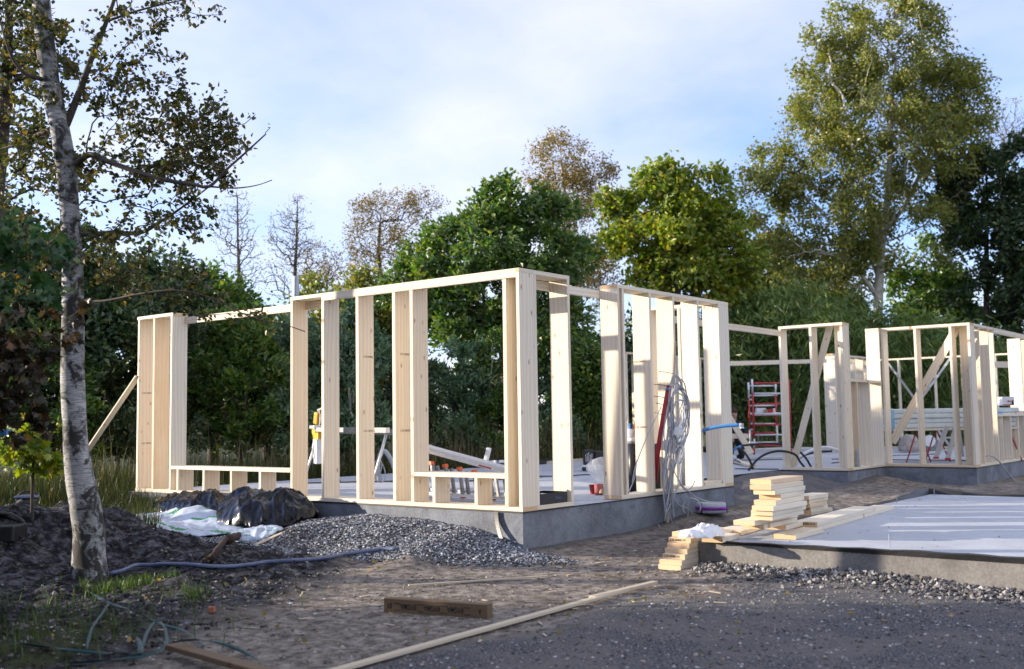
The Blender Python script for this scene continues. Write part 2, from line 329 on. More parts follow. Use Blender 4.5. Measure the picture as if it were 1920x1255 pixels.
def birch_bark(name):
    m, N, L, P = newmat(name); t = N.new('ShaderNodeTexCoord')
    def mp_(sc):
        q = N.new('ShaderNodeMapping'); q.inputs['Scale'].default_value = sc; L.new(t.outputs['Object'], q.inputs[0]); return q.outputs[0]
    a = noise(N, L, mp_((7, 7, 6)), 1.0, 9, 0.68, 0.6); b = noise(N, L, mp_((12, 12, 75)), 1.0, 3, 0.6); big = noise(N, L, mp_((2.4, 2.4, 1.5)), 1.0, 4, 0.6, 0.4)
    c = ramp(N, L, b, [(0.33, (0.14, 0.14, 0.145)), (0.44, (0.33, 0.33, 0.335)), (0.66, (0.50, 0.50, 0.51))])
    low = N.new('ShaderNodeSeparateXYZ'); L.new(t.outputs['Object'], low.inputs[0])
    lo = ramp(N, L, low.outputs[2], [(0.0, (0.5, 0.5, 0.5)), (1.0, (0, 0, 0))])
    f = mixc(N, L, 0.28, a, big); s_ = mixc(N, L, 0.16, f, lo, 'ADD')
    c = mixc(N, L, ramp(N, L, big, [(0.46, (0, 0, 0)), (0.62, (0.8, 0.8, 0.8))]), c, (0.125, 0.14, 0.13))
    c = mixc(N, L, ramp(N, L, s_, [(0.49, (0, 0, 0)), (0.55, (1, 1, 1))]), c, (0.03, 0.029, 0.028))
    L.new(c, P.inputs['Base Color']); P.inputs['Roughness'].default_value = 0.8; bump(N, L, P, a, 0.7, 0.012)
    return m
M['bark_birch'] = birch_bark('birch_bark')
M['bark_dark'] = plain('dark_bark', (0.075, 0.06, 0.05), 0.9, var=0.5, scale=9, bmp=0.01)
M['bark_pale'] = plain('pale_bark', (0.50, 0.46, 0.40), 0.85, var=0.45, scale=7, bmp=0.005)
M['twig'] = plain('twig_bark', (0.10, 0.085, 0.075), 0.9, var=0.3)
M['membrane'] = plain('black_membrane', (0.012, 0.012, 0.014), 0.45, var=0.3)
M['black'] = plain('black_plastic', (0.016, 0.016, 0.018), 0.4, var=0.3)
def foil_mat(name, col, rough, spec, scale=7.0, strength=0.9):
    m, N, L, P = newmat(name); t = N.new('ShaderNodeTexCoord'); h = None
    wv = N.new('ShaderNodeTexNoise'); wv.inputs['Scale'].default_value = 3.0; L.new(t.outputs['Object'], wv.inputs['Vector'])
    wa = N.new('ShaderNodeVectorMath'); wa.operation = 'MULTIPLY_ADD'; wa.inputs[1].default_value = (0.25, 0.25, 0.25); L.new(wv.outputs['Color'], wa.inputs[0]); L.new(t.outputs['Object'], wa.inputs[2])
    for sc in (scale, scale*2.3):
        v = N.new('ShaderNodeTexVoronoi'); v.feature = 'F2'; v.inputs['Scale'].default_value = sc; L.new(wa.outputs[0], v.inputs[0]); h = v.outputs['Distance'] if h is None else mixc(N, L, 0.35, h, v.outputs['Distance'])
    f = noise(N, L, t.outputs['Object'], 5, 4); L.new(ramp(N, L, f, [(0.3, tuple(c*0.8 for c in col)), (0.7, tuple(min(1, c*1.2) for c in col))]), P.inputs['Base Color'])
    P.inputs['Roughness'].default_value = rough; P.inputs['Specular IOR Level'].default_value = spec; bump(N, L, P, h, strength, 0.12); return m
M['white_sheet'] = foil_mat('white_polythene', (0.46, 0.53, 0.64), 0.5, 0.4, 5.0, 0.10)
M['black_sheet'] = foil_mat('black_polythene', (0.004, 0.004, 0.005), 0.17, 0.34, 5.0, 0.04)
M['green_print'] = plain('green_print', (0.03, 0.24, 0.08), 0.45)
M['clear_sheet'] = plain('clear_polythene', (0.80, 0.82, 0.85), 0.25, var=0.05, alpha=0.45)
M['alu'] = plain('aluminium', (0.62, 0.63, 0.65), 0.38, metal=0.85, var=0.1)
M['alu_grey'] = plain('dull_aluminium', (0.24, 0.235, 0.23), 0.55, metal=0.2, var=0.3)
M['steel'] = plain('galvanised_steel', (0.34, 0.38, 0.44), 0.5, metal=0.5, var=0.15)
M['white'] = plain('white_plastic', (0.74, 0.75, 0.77), 0.45, var=0.05)
M['grey_cable'] = plain('grey_cable', (0.36, 0.38, 0.42), 0.5, var=0.12, scale=40)
M['blue_pipe'] = plain('blue_pipe', (0.05, 0.22, 0.55), 0.4, var=0.1)
M['hose_blue'] = plain('grey_blue_conduit', (0.10, 0.13, 0.22), 0.5, var=0.2)
M['red'] = plain('red_paint', (0.42, 0.025, 0.03), 0.4, var=0.2)
M['red_pipe'] = plain('red_conduit', (0.34, 0.015, 0.03), 0.45, var=0.15)
M['orange'] = plain('orange_plastic', (0.75, 0.12, 0.025), 0.45, var=0.15)
M['yellow'] = plain('yellow_plastic', (0.78, 0.42, 0.03), 0.45, var=0.1)
M['purple'] = plain('purple_band', (0.26, 0.03, 0.40), 0.4, var=0.15)
M['card'] = plain('brown_card', (0.36, 0.24, 0.16), 0.85, var=0.12)
M['cloth_dark'] = plain('navy_cloth', (0.012, 0.014, 0.022), 0.9, var=0.4)
M['cap'] = plain('brown_cap', (0.05, 0.028, 0.024), 0.9, var=0.3)
M['skin'] = plain('skin', (0.42, 0.24, 0.17), 0.6, var=0.08)
M['strap'] = plain('green_strap', (0.008, 0.05, 0.052), 0.42, var=0.2)
M['ink'] = plain('black_ink', (0.02, 0.018, 0.016), 0.8, var=0.2)
M['stamp'] = plain('faded_ink', (0.20, 0.14, 0.11), 0.9, var=0.3)
M['insul'] = plain('pale_green_wrap', (0.60, 0.655, 0.66), 0.35, var=0.16, scale=5)
M['blue_wrap'] = plain('pale_blue_wrap', (0.22, 0.42, 0.58), 0.35, var=0.25, scale=6)
M['brick'] = plain('red_brick', (0.36, 0.13, 0.08), 0.9, var=0.25)
M['sack'] = plain('dusty_sack', (0.34, 0.30, 0.27), 0.8, var=0.4, scale=6)
M['root'] = plain('red_brown_bark', (0.034, 0.019, 0.013), 0.95, var=0.8, scale=30, bmp=0.01)
M['clod'] = island_mat('earth_clod', [(0.0, (0.012, 0.011, 0.011)), (0.5, (0.045, 0.041, 0.040)), (0.85, (0.12, 0.11, 0.105)), (1.0, (0.22, 0.205, 0.195))], 0.95)
M['crumb'] = island_mat('earth_crumb', [(0.0, (0.07, 0.058, 0.046)), (0.5, (0.19, 0.158, 0.125)), (0.85, (0.30, 0.255, 0.21)), (1.0, (0.45, 0.41, 0.36))], 0.95)

# ================================================================ TERRAIN
def heap_h(x, y):
    prof = np.interp(y, [-0.9, -0.45, 0.0, 0.25, 0.6, 1.3, 2.2, 3.1, 4.5, 7.0, 8.0], [0, 0.02, 0.08, 0.165, 0.255, 0.305, 0.31, 0.235, 0.21, 0.20, 0.0])
    wid = np.interp(y, [-0.9, 0.0, 1.3, 3.0, 7.0], [0.65, 1.05, 1.45, 1.85, 1.7])
    t = np.clip(-x/wid, -0.4, 1)
    return prof*(1-sstep(0.12, 1.0, t))*(1+0.25*fbm(x*2.2, y*2.2, 3, 7))
def mound_h(x, y):
    m = gauss(x, y, -2.65, 4.0, 0.85, 0.8, 0.50)+gauss(x, y, -2.1, 3.0, 0.5, 0.5, 0.15)+gauss(x, y, -3.6, 3.9, 0.8, 0.7, 0.40)+gauss(x, y, -1.75, 2.4, 0.35, 0.3, 0.09)+gauss(x, y, -2.4, 1.9, 0.5, 0.3, 0.10)+gauss(x, y, -1.7, 1.75, 0.35, 0.2, 0.07)+gauss(x, y, -4.3, 0.6, 0.6, 0.4, 0.12)+gauss(x, y, -4.9, 1.6, 0.5, 0.5, 0.12)
    m = m+gauss(x, y, -5.0, 3.4, 1.4, 1.0, 0.30)+gauss(x, y, -1.6, 1.3, 0.5, 0.22, 0.07)+gauss(x, y, -2.3, 0.6, 0.5, 0.35, 0.06)+gauss(x, y, -3.5, 1.1, 0.7, 0.5, 0.08)
    m = m+gauss(x, y, -0.95, 2.35, 0.28, 0.3, 0.10)+gauss(x, y, -1.0, 0.55, 0.35, 0.25, 0.09)
    return m
def in_house(x, y, e=0.02):
    a = (x > e) & (y > e) & (y < 7.2-e)
    a &= ~((x > 4.64-e) & (x < 8.88+e) & (y < 1.2+e)); a &= ~((x >= 8.88) & (x < 10.7+e) & (y < 0.05+e))
    b = (x > 10.7+e) & (y > -1.5+e) & (y <= 0.1) & (x < 22)
    return (a & (x < 22)) | b
def terrain(x, y, fine=True):
    x = np.asarray(x, float); y = np.asarray(y, float)
    z = -0.455+0.40*sstep(5.8, 9.2, y+0.25*x*(x < 0)*0)
    z = z+0.17*sstep(4.5, 8.5, x)*(1-sstep(3, 6, y))
    z = z+gauss(x, y, 4.6, -0.35, 1.5, 0.55, 0.17)+gauss(x, y, 3.3, -0.2, 0.6, 0.3, 0.06)+gauss(x, y, 10.7, -0.1, 0.9, 0.6, 0.10)
    z = z+gauss(x, y, 0.1, -3.4, 0.22, 0.9, 0.06)+gauss(x, y, 0.0, -2.2, 0.25, 0.4, 0.05)
    m = mound_h(x, y); h = heap_h(x, y); z = z+m+h
    left = sstep(-0.6, 1.2, ((x+4.6)*-1.2+(y+1.0)*2.3)/2.6)*(1-sstep(-1.6, -0.8, x))
    far = sstep(9, 14, y)+sstep(14, 20, x)+sstep(9, 20, -y)
    amp = 0.018+0.36*np.clip(m*2.4, 0, 0.5)+0.20*left
    z = z+amp*fbm(x*2.1, y*2.1, 6, 3)*(1+0*far)+0.012*fbm(x*9, y*9, 3, 11)
    z = z+0.06*fbm(x*0.5, y*0.5, 2, 21)*sstep(8, 12, np.abs(y))
    return np.where(in_house(x, y), np.minimum(z, -0.32), z)
def stretch(a, b, step, out_lo, out_hi, g=1.13):
    c = list(np.arange(a, b+1e-6, step)); s = step; p = b
    while p < out_hi: s *= g; p += s; c.append(p)
    s = step; p = a; lo = []
    while p > out_lo: s *= g; p -= s; lo.append(p)
    return V(lo[::-1]+c)
gx = stretch(-6.4, 3.0, 0.041, -900, 900); gy = stretch(-6.0, 5.0, 0.041, -900, 900)
GX, GY = np.meshgrid(gx, gy, indexing='ij'); GZ = terrain(GX, GY)
nx, ny = GX.shape
idx = np.arange(nx*ny).reshape(nx, ny)
quads = np.stack([idx[:-1, :-1], idx[1:, :-1], idx[1:, 1:], idx[:-1, 1:]], -1).reshape(-1, 4)
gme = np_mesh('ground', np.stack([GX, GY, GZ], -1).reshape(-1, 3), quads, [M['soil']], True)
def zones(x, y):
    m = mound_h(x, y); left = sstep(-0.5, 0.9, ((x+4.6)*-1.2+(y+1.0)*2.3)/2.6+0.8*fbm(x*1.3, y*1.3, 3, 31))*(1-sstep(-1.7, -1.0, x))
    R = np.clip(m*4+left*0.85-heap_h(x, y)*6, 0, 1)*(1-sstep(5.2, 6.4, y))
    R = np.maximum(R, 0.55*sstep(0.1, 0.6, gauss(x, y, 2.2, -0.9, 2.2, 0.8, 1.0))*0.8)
    G = sstep(-2.0, -2.9, y+0.12*(x+2)+0.6*fbm(x*1.1, y*1.1, 3, 41)); G = np.maximum(G, sstep(0.03, 0.10, heap_h(x, y)))
    B = np.maximum(sstep(6.4, 8.4, y+0.7*fbm(x, y, 3, 51)), sstep(22, 27, x)); B = np.maximum(B, 0.62*sstep(0.2, 0.8, gauss(x, y, -5.2, 0.2, 1.3, 1.1, 1.0))); B = np.maximum(B, 0.8*sstep(0.35, 0.8, gauss(x, y, -3.45, 1.55, 0.5, 0.4, 1.0)))  # broad near-left patch is woodland shade painted in as dark green
    return np.stack([R, G, B, np.ones_like(R)], -1)
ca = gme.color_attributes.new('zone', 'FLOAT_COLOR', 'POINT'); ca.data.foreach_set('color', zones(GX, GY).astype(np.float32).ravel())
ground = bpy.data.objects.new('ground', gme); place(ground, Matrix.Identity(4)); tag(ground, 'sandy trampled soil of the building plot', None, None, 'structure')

def stones(P, S, seed, flat=0.75):
    """irregular octahedral stones at P with radius S"""
    rg = np.random.default_rng(seed); n = len(P)
    base = V([(1, 0, 0), (0, 1, 0), (-1, 0, 0), (0, -1, 0), (0, 0, 1), (0, 0, -1)], dtype=float)
    v = base[None]*(0.65+0.7*rg.random((n, 6, 1)))+rg.normal(0, 0.16, (n, 6, 3))
    a = rg.random(n)*6.283; b = rg.normal(0, 0.5, n); ca_, sa = np.cos(a), np.sin(a); cb, sb = np.cos(b), np.sin(b)
    y = v[:, :, 1]*cb[:, None]-v[:, :, 2]*sb[:, None]; z = v[:, :, 1]*sb[:, None]+v[:, :, 2]*cb[:, None]; x = v[:, :, 0]
    X = x*ca_[:, None]-y*sa[:, None]; Y = x*sa[:, None]+y*ca_[:, None]
    v = np.stack([X, Y, z*flat], -1)*S[:, None, None]+P[:, None, :]
    fc = V([(0, 1, 4), (1, 2, 4), (2, 3, 4), (3, 0, 4), (1, 0, 5), (2, 1, 5), (3, 2, 5), (0, 3, 5)])
    f = (np.arange(n)[:, None, None]*6+fc[None]).reshape(-1, 3)
    return v.reshape(-1, 3), f
rg = np.random.default_rng(5)
# gravel heap along the foundation
n = 90000; X = -2.2*rg.random(n)**1.15+0.0; Y = -0.9+8.2*rg.random(n); hh = heap_h(X, Y)
keep = (hh > 0.006+0.05*rg.random(n)**2) & ((mound_h(X, Y) < 0.12+0.08*rg.random(n)) | (X > -1.45)) & (rg.random(n) < 0.62+0.4*(Y < 3.5))
X, Y = X[keep], Y[keep]; S = 0.006+0.013*rg.random(len(X))**2.2
v, f = stones(np.stack([X, Y, terrain(X, Y)+S*0.45+0.006*rg.random(len(X))], -1), S, 6)
heap = np_obj('gravel_heap', v, f, M['gravel']); tag(heap, 'heap of pale grey gravel banked against the foundation wall', 'gravel', None, 'stuff')
# loose pebbles on the plot
n = 46000; X = -7+9.0*rg.random(n); Y = -7.5+8.5*rg.random(n)
keep = ((zones(X, Y)[:, 1] > rg.random(n)*0.9) | (rg.random(n) < 0.10)) & (~((X > 0.22) & (Y < -1.85)))
keep &= heap_h(X, Y) < 0.02; X, Y = X[keep], Y[keep]; S = 0.004+0.013*rg.random(len(X))**3.5
v, f = stones(np.stack([X, Y, terrain(X, Y)+S*0.2], -1), S, 8, 0.6)
pebs = np_obj('pebbles', v, f, M['pebble']); tag(pebs, 'loose pebbles strewn over the gravelly ground in front', 'pebbles', None, 'stuff')
# coarse rubble at the foot of the right-hand slab, and stones in the soil heap
n = 4200; X = 0.20-0.42*np.abs(rg.normal(0, 0.45, n)); Y = -1.95-5.2*rg.random(n); S = 0.008+0.017*rg.random(n)**1.8
v, f = stones(np.stack([X, Y, terrain(X, Y)+S*0.5+0.05*np.clip((0.22-np.abs(X-0.2))/0.22, 0, 1)*rg.random(n)], -1), S, 9, 0.8)
o = np_obj('rubble', v, f, M['pebble']); tag(o, 'coarse brown stones along the foot of the right hand slab', 'stones', None, 'stuff')
n = 620; X = -6.0+5.2*rg.random(n); Y = -1.2+6.0*rg.random(n); z_ = zones(X, Y)[:, 0]; k = z_ > 0.35; X, Y = X[k], Y[k]; S = 0.005+0.017*rg.random(len(X))**4
v, f = stones(np.stack([X, Y, terrain(X, Y)+S*0.35], -1), S, 10, 0.7)
o = np_obj('soil_stones', v, f, M['gravel']); tag(o, 'small pale stones scattered in the dark soil', 'stones', None, 'stuff')

n = 10000; X = -6.4+5.6*rg.random(n); Y = -1.8+7.2*rg.random(n); z_ = zones(X, Y)[:, 0]; k = z_ > 0.25+0.5*rg.random(n); X, Y = X[k], Y[k]; S = 0.006+0.030*rg.random(len(X))**3.2
v, f = stones(np.stack([X, Y, terrain(X, Y)+S*0.1], -1), S, 14, 0.7)
o = np_obj('soil_clods', v, f, M['clod']); tag(o, 'crumbling clods of dark earth on the dug soil heap', 'soil', None, 'stuff')
n = 9000; X = -5+9*rg.random(n); Y = -2.6+3.4*rg.random(n); k = (heap_h(X, Y) < 0.01) & (zones(X, Y)[:, 1] < 0.4) & ~in_house(X, Y); X, Y = X[k], Y[k]; S = 0.004+0.016*rg.random(len(X))**4
v, f = stones(np.stack([X, Y, terrain(X, Y)+S*0.1], -1), S, 15, 0.5)
o = np_obj('sand_crumbs', v, f, M['crumb']); tag(o, 'crumbs of dry sandy earth on the trampled ground', 'soil', None, 'stuff')
rc0 = random.Random(8)
b = MB()
for i in range(90):
    x, y = rc0.uniform(-6, -0.9), rc0.uniform(-1.0, 3.8)
    if zones(V([x]), V([y]))[0, 0] < 0.3: continue
    a_ = rc0.uniform(0, 6.28); L_ = rc0.uniform(0.08, 0.4); pts = []
    for t in np.linspace(0, 1, 5): xx, yy = x+L_*t*math.cos(a_+t*rc0.uniform(-.5, .5)), y+L_*t*math.sin(a_); pts.append((xx, yy, float(terrain(xx, yy))+0.008+0.02*math.sin(3*t+i)))
    b.tube(spline(pts, 2), rc0.uniform(0.002, 0.006), 5)
o = b.build('loose_twigs', M['root']); tag(o, 'thin twigs and torn roots strewn over the dark soil', 'twigs', None, 'stuff')

# ================================================================ FOUNDATIONS
def prism(outline, z0, z1, mats, name, parent):
    b = MB(); n = len(outline); b.v = [(x, y, z0) for x, y in outline]+[(x, y, z1) for x, y in outline]
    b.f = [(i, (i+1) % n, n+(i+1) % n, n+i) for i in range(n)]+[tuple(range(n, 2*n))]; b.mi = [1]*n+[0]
    return b.build(name, mats, parent)
HOUSE = [(0.004, 0.004), (4.641, 0.004), (4.641, 1.204), (8.879, 1.204), (8.879, 0.048), (10.694, 0.048), (10.694, -1.506), (22, -1.506), (22, 7.2), (0.004, 7.2)]
fo = thing('house_foundation', (0, 0, -0.6), 'stepped concrete foundation slab under the timber house frame', 'foundation')
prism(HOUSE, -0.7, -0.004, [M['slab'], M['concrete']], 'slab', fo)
def strip(lo, hi, nm='membrane_strip', par=fo): MB().box(lo, hi).build(nm, M['membrane'], par)
strip((-0.006, -0.006, -0.0125), (0.003, 7.03, -0.0005)); strip((0.0035, -0.006, -0.0125), (4.645, 0.003, -0.0005))
strip((4.6425, 1.196, -0.05), (8.874, 1.2025, 0.004)); strip((8.872, 0.05, -0.0125), (8.878, 1.2, -0.0005))
strip((8.8785, 0.040, -0.0125), (10.69, 0.047, -0.0005)); strip((10.686, -1.51, -0.0125), (10.693, 0.04, -0.0005)); strip((10.6935, -1.513, -0.0125), (16, -1.507, -0.0005))
# black flap of membrane hanging at the corner
b = MB(); pts = []
for t in np.linspace(0, 1, 9): pts.append((-0.012-0.05*t*t, 0.33-0.10*t**2, -0.01-0.26*t))
for (x, y, z) in pts: b.v += [(x, y+0.03, z), (x-0.012, y-0.03, z)]
b.f = [(2*i, 2*i+1, 2*i+3, 2*i+2) for i in range(len(pts)-1)]; b.mi = [0]*len(b.f); fl_ = b.build('membrane_flap', M['membrane'], fo); fl_.modifiers.new('thick', 'SOLIDIFY').thickness = 0.006
RS = [(0.24, -1.87), (0.24, -9.0), (6.95, -9.0), (6.95, -1.87)]
rs = thing('low_foundation', (0.24, -1.87, -0.6), 'separate low concrete slab with black membrane edge at the right', 'foundation')
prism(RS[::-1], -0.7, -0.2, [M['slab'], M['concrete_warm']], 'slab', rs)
b = MB()
ys = np.linspace(-1.95, -9, 60)
for i, y in enumerate(ys):
    h = 0.012+0.024*sstep(-2.1, -4.2, y)+0.004*math.sin(i*1.7); o_ = 0.004*math.sin(i*0.9)
    b.v += [(0.232, y, -0.214), (0.226+o_, y, -0.2+h*0.8), (0.262+o_, y, -0.2+h), (0.285, y, -0.197)]
for i in range(len(ys)-1):
    for j in range(3): b.f.append((4*i+j, 4*i+j+1, 4*i+5+j, 4*i+4+j)); b.mi.append(0)
b.build('membrane_edge', M['membrane'], rs)
b = MB(); xs = np.linspace(1.9, 7.02, 40)
for i, x in enumerate(xs):
    h = 0.02+0.075*sstep(5.2, 6.9, x)+0.006*math.sin(i*1.3); b.v += [(x, -1.862, -0.25), (x, -1.84-0.004*math.sin(i), -0.2+h), (x, -1.875, -0.2+h*0.6), (x, -1.90, -0.197)]
for i in range(len(xs)-1):
    for j in range(3): b.f.append((4*i+j, 4*i+4+j, 4*i+5+j, 4*i+j+1)); b.mi.append(0)
b.build('membrane_edge', M['membrane'], rs)
b = MB(); ys = np.linspace(-1.86, -9, 40)
for i, y in enumerate(ys):
    h = 0.03+0.06*sstep(-2.6, -1.9, y)+0.008*math.sin(i*1.1); b.v += [(6.965, y, -0.25), (6.985, y, -0.2+h), (6.94, y, -0.2+h*0.8), (6.91, y, -0.197)]
for i in range(len(ys)-1):
    for j in range(3): b.f.append((4*i+j, 4*i+j+1, 4*i+5+j, 4*i+4+j)); b.mi.append(0)
b.build('membrane_edge', M['membrane'], rs)
for px, py, top in ((1668, 1027, 1003), (1682, 944, 929), (1752, 930, 918), (1565, 957, 950)):
    p = onZ(px, py, -0.2); D = np.dot(p-CAM, _f); h = (py-top)*D/FPX
    MB().tube([p-V([0, 0, 0.02]), p+V([0.003, 0.002, h])], 0.006, 6).build('steel_pin', M['steel'], rs)

b = MB(); rq0 = random.Random(3)
for i in range(40):
    x, y = rq0.uniform(0.4, 6.6), rq0.uniform(-6.5, -2.0); a_ = rq0.uniform(0, 3.1); L_ = rq0.uniform(0.006, 0.022); b.bar((x, y, -0.1965), (x+L_*math.cos(a_), y+L_*math.sin(a_), -0.1955), rq0.uniform(0.004, 0.009), 0.004)
o = b.build('slab_crumbs', M['clod']); tag(o, 'dark crumbs of dirt scattered on the low slab', 'dirt', None, 'stuff')

# ================================================================ BOARDS
_bm = {}
def board_mesh(t, w, l, end_mat, mat):
    k = (round(t, 3), round(w, 3), round(l, 3), mat.name)
    if k in _bm: return _bm[k]
    c = min(0.003, t*0.1); a, b_ = t/2, w/2
    ring = [(-a+c, -b_), (a-c, -b_), (a, -b_+c), (a, b_-c), (a-c, b_), (-a+c, b_), (-a, b_-c), (-a, -b_+c)]
    me = bpy.data.meshes.new('board'); vs = [(x, y, -l/2) for x, y in ring]+[(x, y, l/2) for x, y in ring]
    me.from_pydata(vs, [], [(i, (i+1) % 8, 8+(i+1) % 8, 8+i) for i in range(8)]+[tuple(range(7, -1, -1)), tuple(range(8, 16))])
    me.materials.append(mat); me.materials.append(end_mat); me.polygons.foreach_set('material_index', [0]*8+[1, 1]); me.update()
    _bm[k] = me; return me
rw = random.Random(77)
def warp(): return Matrix.Rotation(rw.uniform(-0.0022, 0.0022), 4, 'X') @ Matrix.Rotation(rw.uniform(-0.0015, 0.0015), 4, 'Y') @ Matrix.Rotation(rw.uniform(-0.006, 0.006), 4, 'Z')
def board(name, lo, hi, parent=None, mat=None):
    lo, hi = V(lo, dtype=float), V(hi, dtype=float); d = hi-lo; o = np.argsort(d, kind='stable'); c = (lo+hi)/2
    R = np.zeros((3, 3))
    for i in range(3): R[o[i], i] = 1
    if np.linalg.det(R) < 0: R[:, 0] *= -1
    mat = mat or M['wood']; me = board_mesh(d[o[0]], d[o[1]], d[o[2]], M['wood_end'] if mat is M['wood'] else mat, mat)
    Mx = Matrix.Translation(Vector(c)) @ Matrix([list(r) for r in R]).to_4x4()
    if name == 'stud': Mx = Mx @ warp()
    return place(bpy.data.objects.new(name, me), Mx, parent)
def board_line(name, p0, p1, w, t, wdir, parent=None, mat=None):
    p0, p1 = V(p0, dtype=float), V(p1, dtype=float); L_ = np.linalg.norm(p1-p0); zv = (p1-p0)/L_
    yv = V(wdir, dtype=float); yv = yv-zv*np.dot(yv, zv); yv /= np.linalg.norm(yv); xv = np.cross(yv, zv)
    mat = mat or M['wood']; me = board_mesh(t, w, L_, M['wood_end'] if mat is M['wood'] else mat, mat)
    R = np.stack([xv, yv, zv], 1)
    return place(bpy.data.objects.new(name, me), Matrix.Translation(Vector((p0+p1)/2)) @ Matrix([list(r) for r in R]).to_4x4(), parent)
_tx = {}
def text_mesh(s, size, mat):
    k = (s, size, mat.name)
    if k in _tx: return _tx[k]
    cu = bpy.data.curves.new('txt', 'FONT'); cu.body = s; cu.size = size; cu.align_x = 'CENTER'; cu.align_y = 'CENTER'; cu.extrude = 0.0004; cu.offset = 0.0006; cu.resolution_u = 2
    to = bpy.data.objects.new('txt', cu); C.objects.link(to); dg = bpy.context.evaluated_depsgraph_get()
    me = bpy.data.meshes.new_from_object(to.evaluated_get(dg)); bpy.data.objects.remove(to); me.materials.clear(); me.materials.append(mat)
    _tx[k] = me; return me
def text(name, s, size, pos, xdir, ydir, mat, parent, narrow=1.0):
    x = V(xdir, dtype=float); x /= np.linalg.norm(x); y = V(ydir, dtype=float); y = y-x*np.dot(x, y); y /= np.linalg.norm(y); z = np.cross(x, y)
    R = np.stack([x, y, z], 1)
    return place(bpy.data.objects.new(name, text_mesh(s, size, mat)), Matrix.Translation(Vector(pos)) @ Matrix([list(r) for r in R]).to_4x4() @ Matrix.Scale(narrow, 4, (1, 0, 0)), parent)
T, Wd, H = 0.045, 0.245, 2.5
ST0, ST1 = T, H-T
def stamp_negY(parent, x, y, z): text('grade_stamp', 'C18 3000K 1', 0.034, (x, y-0.0008, z), (1, 0, 0), (0, 0, 1), M['stamp'], parent)
def stamp_negX(parent, x, y, z): text('grade_stamp', 'C18 3000K 1', 0.034, (x-0.0008, y, z), (0, -1, 0), (0, 0, 1), M['stamp'], parent)

_ns = []
def notched_stud(y0, parent):
    """stud notched at its outer top edge to carry the edge beam"""
    l = ST1-ST0-0.002; a = T/2; b_ = Wd/2
    if not _ns:
        pr = [(-b_, -l/2), (b_, -l/2), (b_, l/2), (-b_+0.0465, l/2), (-b_+0.0465, l/2-0.0515), (-b_, l/2-0.0515)]
        me = bpy.data.meshes.new('notched_stud'); me.from_pydata([(-a, y, z) for y, z in pr]+[(a, y, z) for y, z in pr], [], [tuple(range(5, -1, -1)), tuple(range(6, 12))]+[(i, (i+1) % 6, 6+(i+1) % 6, 6+i) for i in range(6)])
        me.materials.append(M['wood']); me.update(); _ns.append(me)
    Mx = Matrix.Translation((Wd/2, y0+T/2, (ST0+ST1)/2)) @ Matrix(((0, 1, 0), (-1, 0, 0), (0, 0, 1))).to_4x4()
    return place(bpy.data.objects.new('stud', _ns[0]), Mx @ warp(), parent)
# ---- long left wall (along +y from the near corner)
w = thing('timber_framework', (0, 0, 0), 'long stud wall with low window sill, from near corner to where black bag lies', 'stud frame')
board('sole_plate', (0.001, 0.0, 0.001), (Wd, 3.56, T), w)
for y0 in (3.003, 2.400, 1.800, 1.523, 0.180):
    s = notched_stud(y0, w)
    if y0 in (2.4, 1.8):
        for zz in (1.70, 0.83): stamp_negY(s, 0.165, y0, zz)
board('corner_stud', (0.0005, 0.0, ST0+0.001), (Wd, T, ST1-0.001), w)
board('edge_beam', (0.0, 0.046, H-0.095), (0.0455, 3.052, H), w)
board('top_plate', (0.0463, 0.046, ST1), (Wd, 3.046, H-0.001), w)
board('corner_plate', (0.0, 0.0, ST1), (Wd, 0.0455, H), w)
board('window_sill', (0.0, 0.2255, 0.330), (Wd, 1.5225, 0.375), w)
for y0 in (1.200, 0.598): board('cripple_stud', (0.0, y0, ST0+0.001), (Wd, y0+T, 0.3295), w)
# ---- left end wall with the wide window opening
w = thing('timber_framework', (0, 3.58, 0), 'stud wall at far left with wide window opening and row of short cripple studs', 'stud frame')
board('sole_plate', (0.001, 3.562, 0.001), (Wd, 7.03, T), w)
s = board('stud', (0, 3.58, ST0+0.001), (Wd, 3.625, ST1-0.001), w)
board('top_plate', (0, 3.048, ST1), (Wd-0.0, 3.63, H), w)
for i, y0 in enumerate((6.965, 6.577, 6.155)):
    s = board('stud', (0, y0, ST0+0.001), (Wd, y0+T, ST1-0.001), w)
    if i == 0: stamp_negY(s, 0.14, y0, 1.40); stamp_negY(s, 0.14, y0, 0.68)
board('top_plate', (0, 6.15, ST1), (Wd, 7.03, H), w)
board('header_beam', (0.198, 3.20, 2.352), (0.243, 6.1545, 2.447), w)
board('window_sill', (0, 3.626, 0.330), (Wd, 6.1545, 0.375), w)
for y0 in (5.975, 5.380, 4.785, 4.193): board('cripple_stud', (0, y0, ST0+0.001), (Wd, y0+T, 0.3295), w)
br = board_line('raking_brace', onY(259, 705, 7.02), onY(113, 921, 9.0), 0.095, 0.022, (1, 0.1, 0), None); tag(br, 'raking board propping the left end of the frame, behind birch trunk', 'brace')
# ---- right wall, near module
w = thing('timber_framework', (0.5, 0, 0), 'narrow two-stud module beside the near corner post, black box on its plate', 'stud frame')
board('sole_plate', (0.2465, 0.0, 0.001), (0.896, Wd, T), w)
board('stud', (0.2465, 0.0, ST0+0.001), (0.2915, Wd, ST1-0.001), w); board('stud', (0.851, 0.0, ST0+0.001), (0.896, Wd, ST1-0.001), w)
board('top_plate', (0.2465, 0.0, ST1), (0.896, Wd, H), w)
board('header_beam', (0.46, 0.246, 2.352), (1.8515, 0.291, 2.447), w)
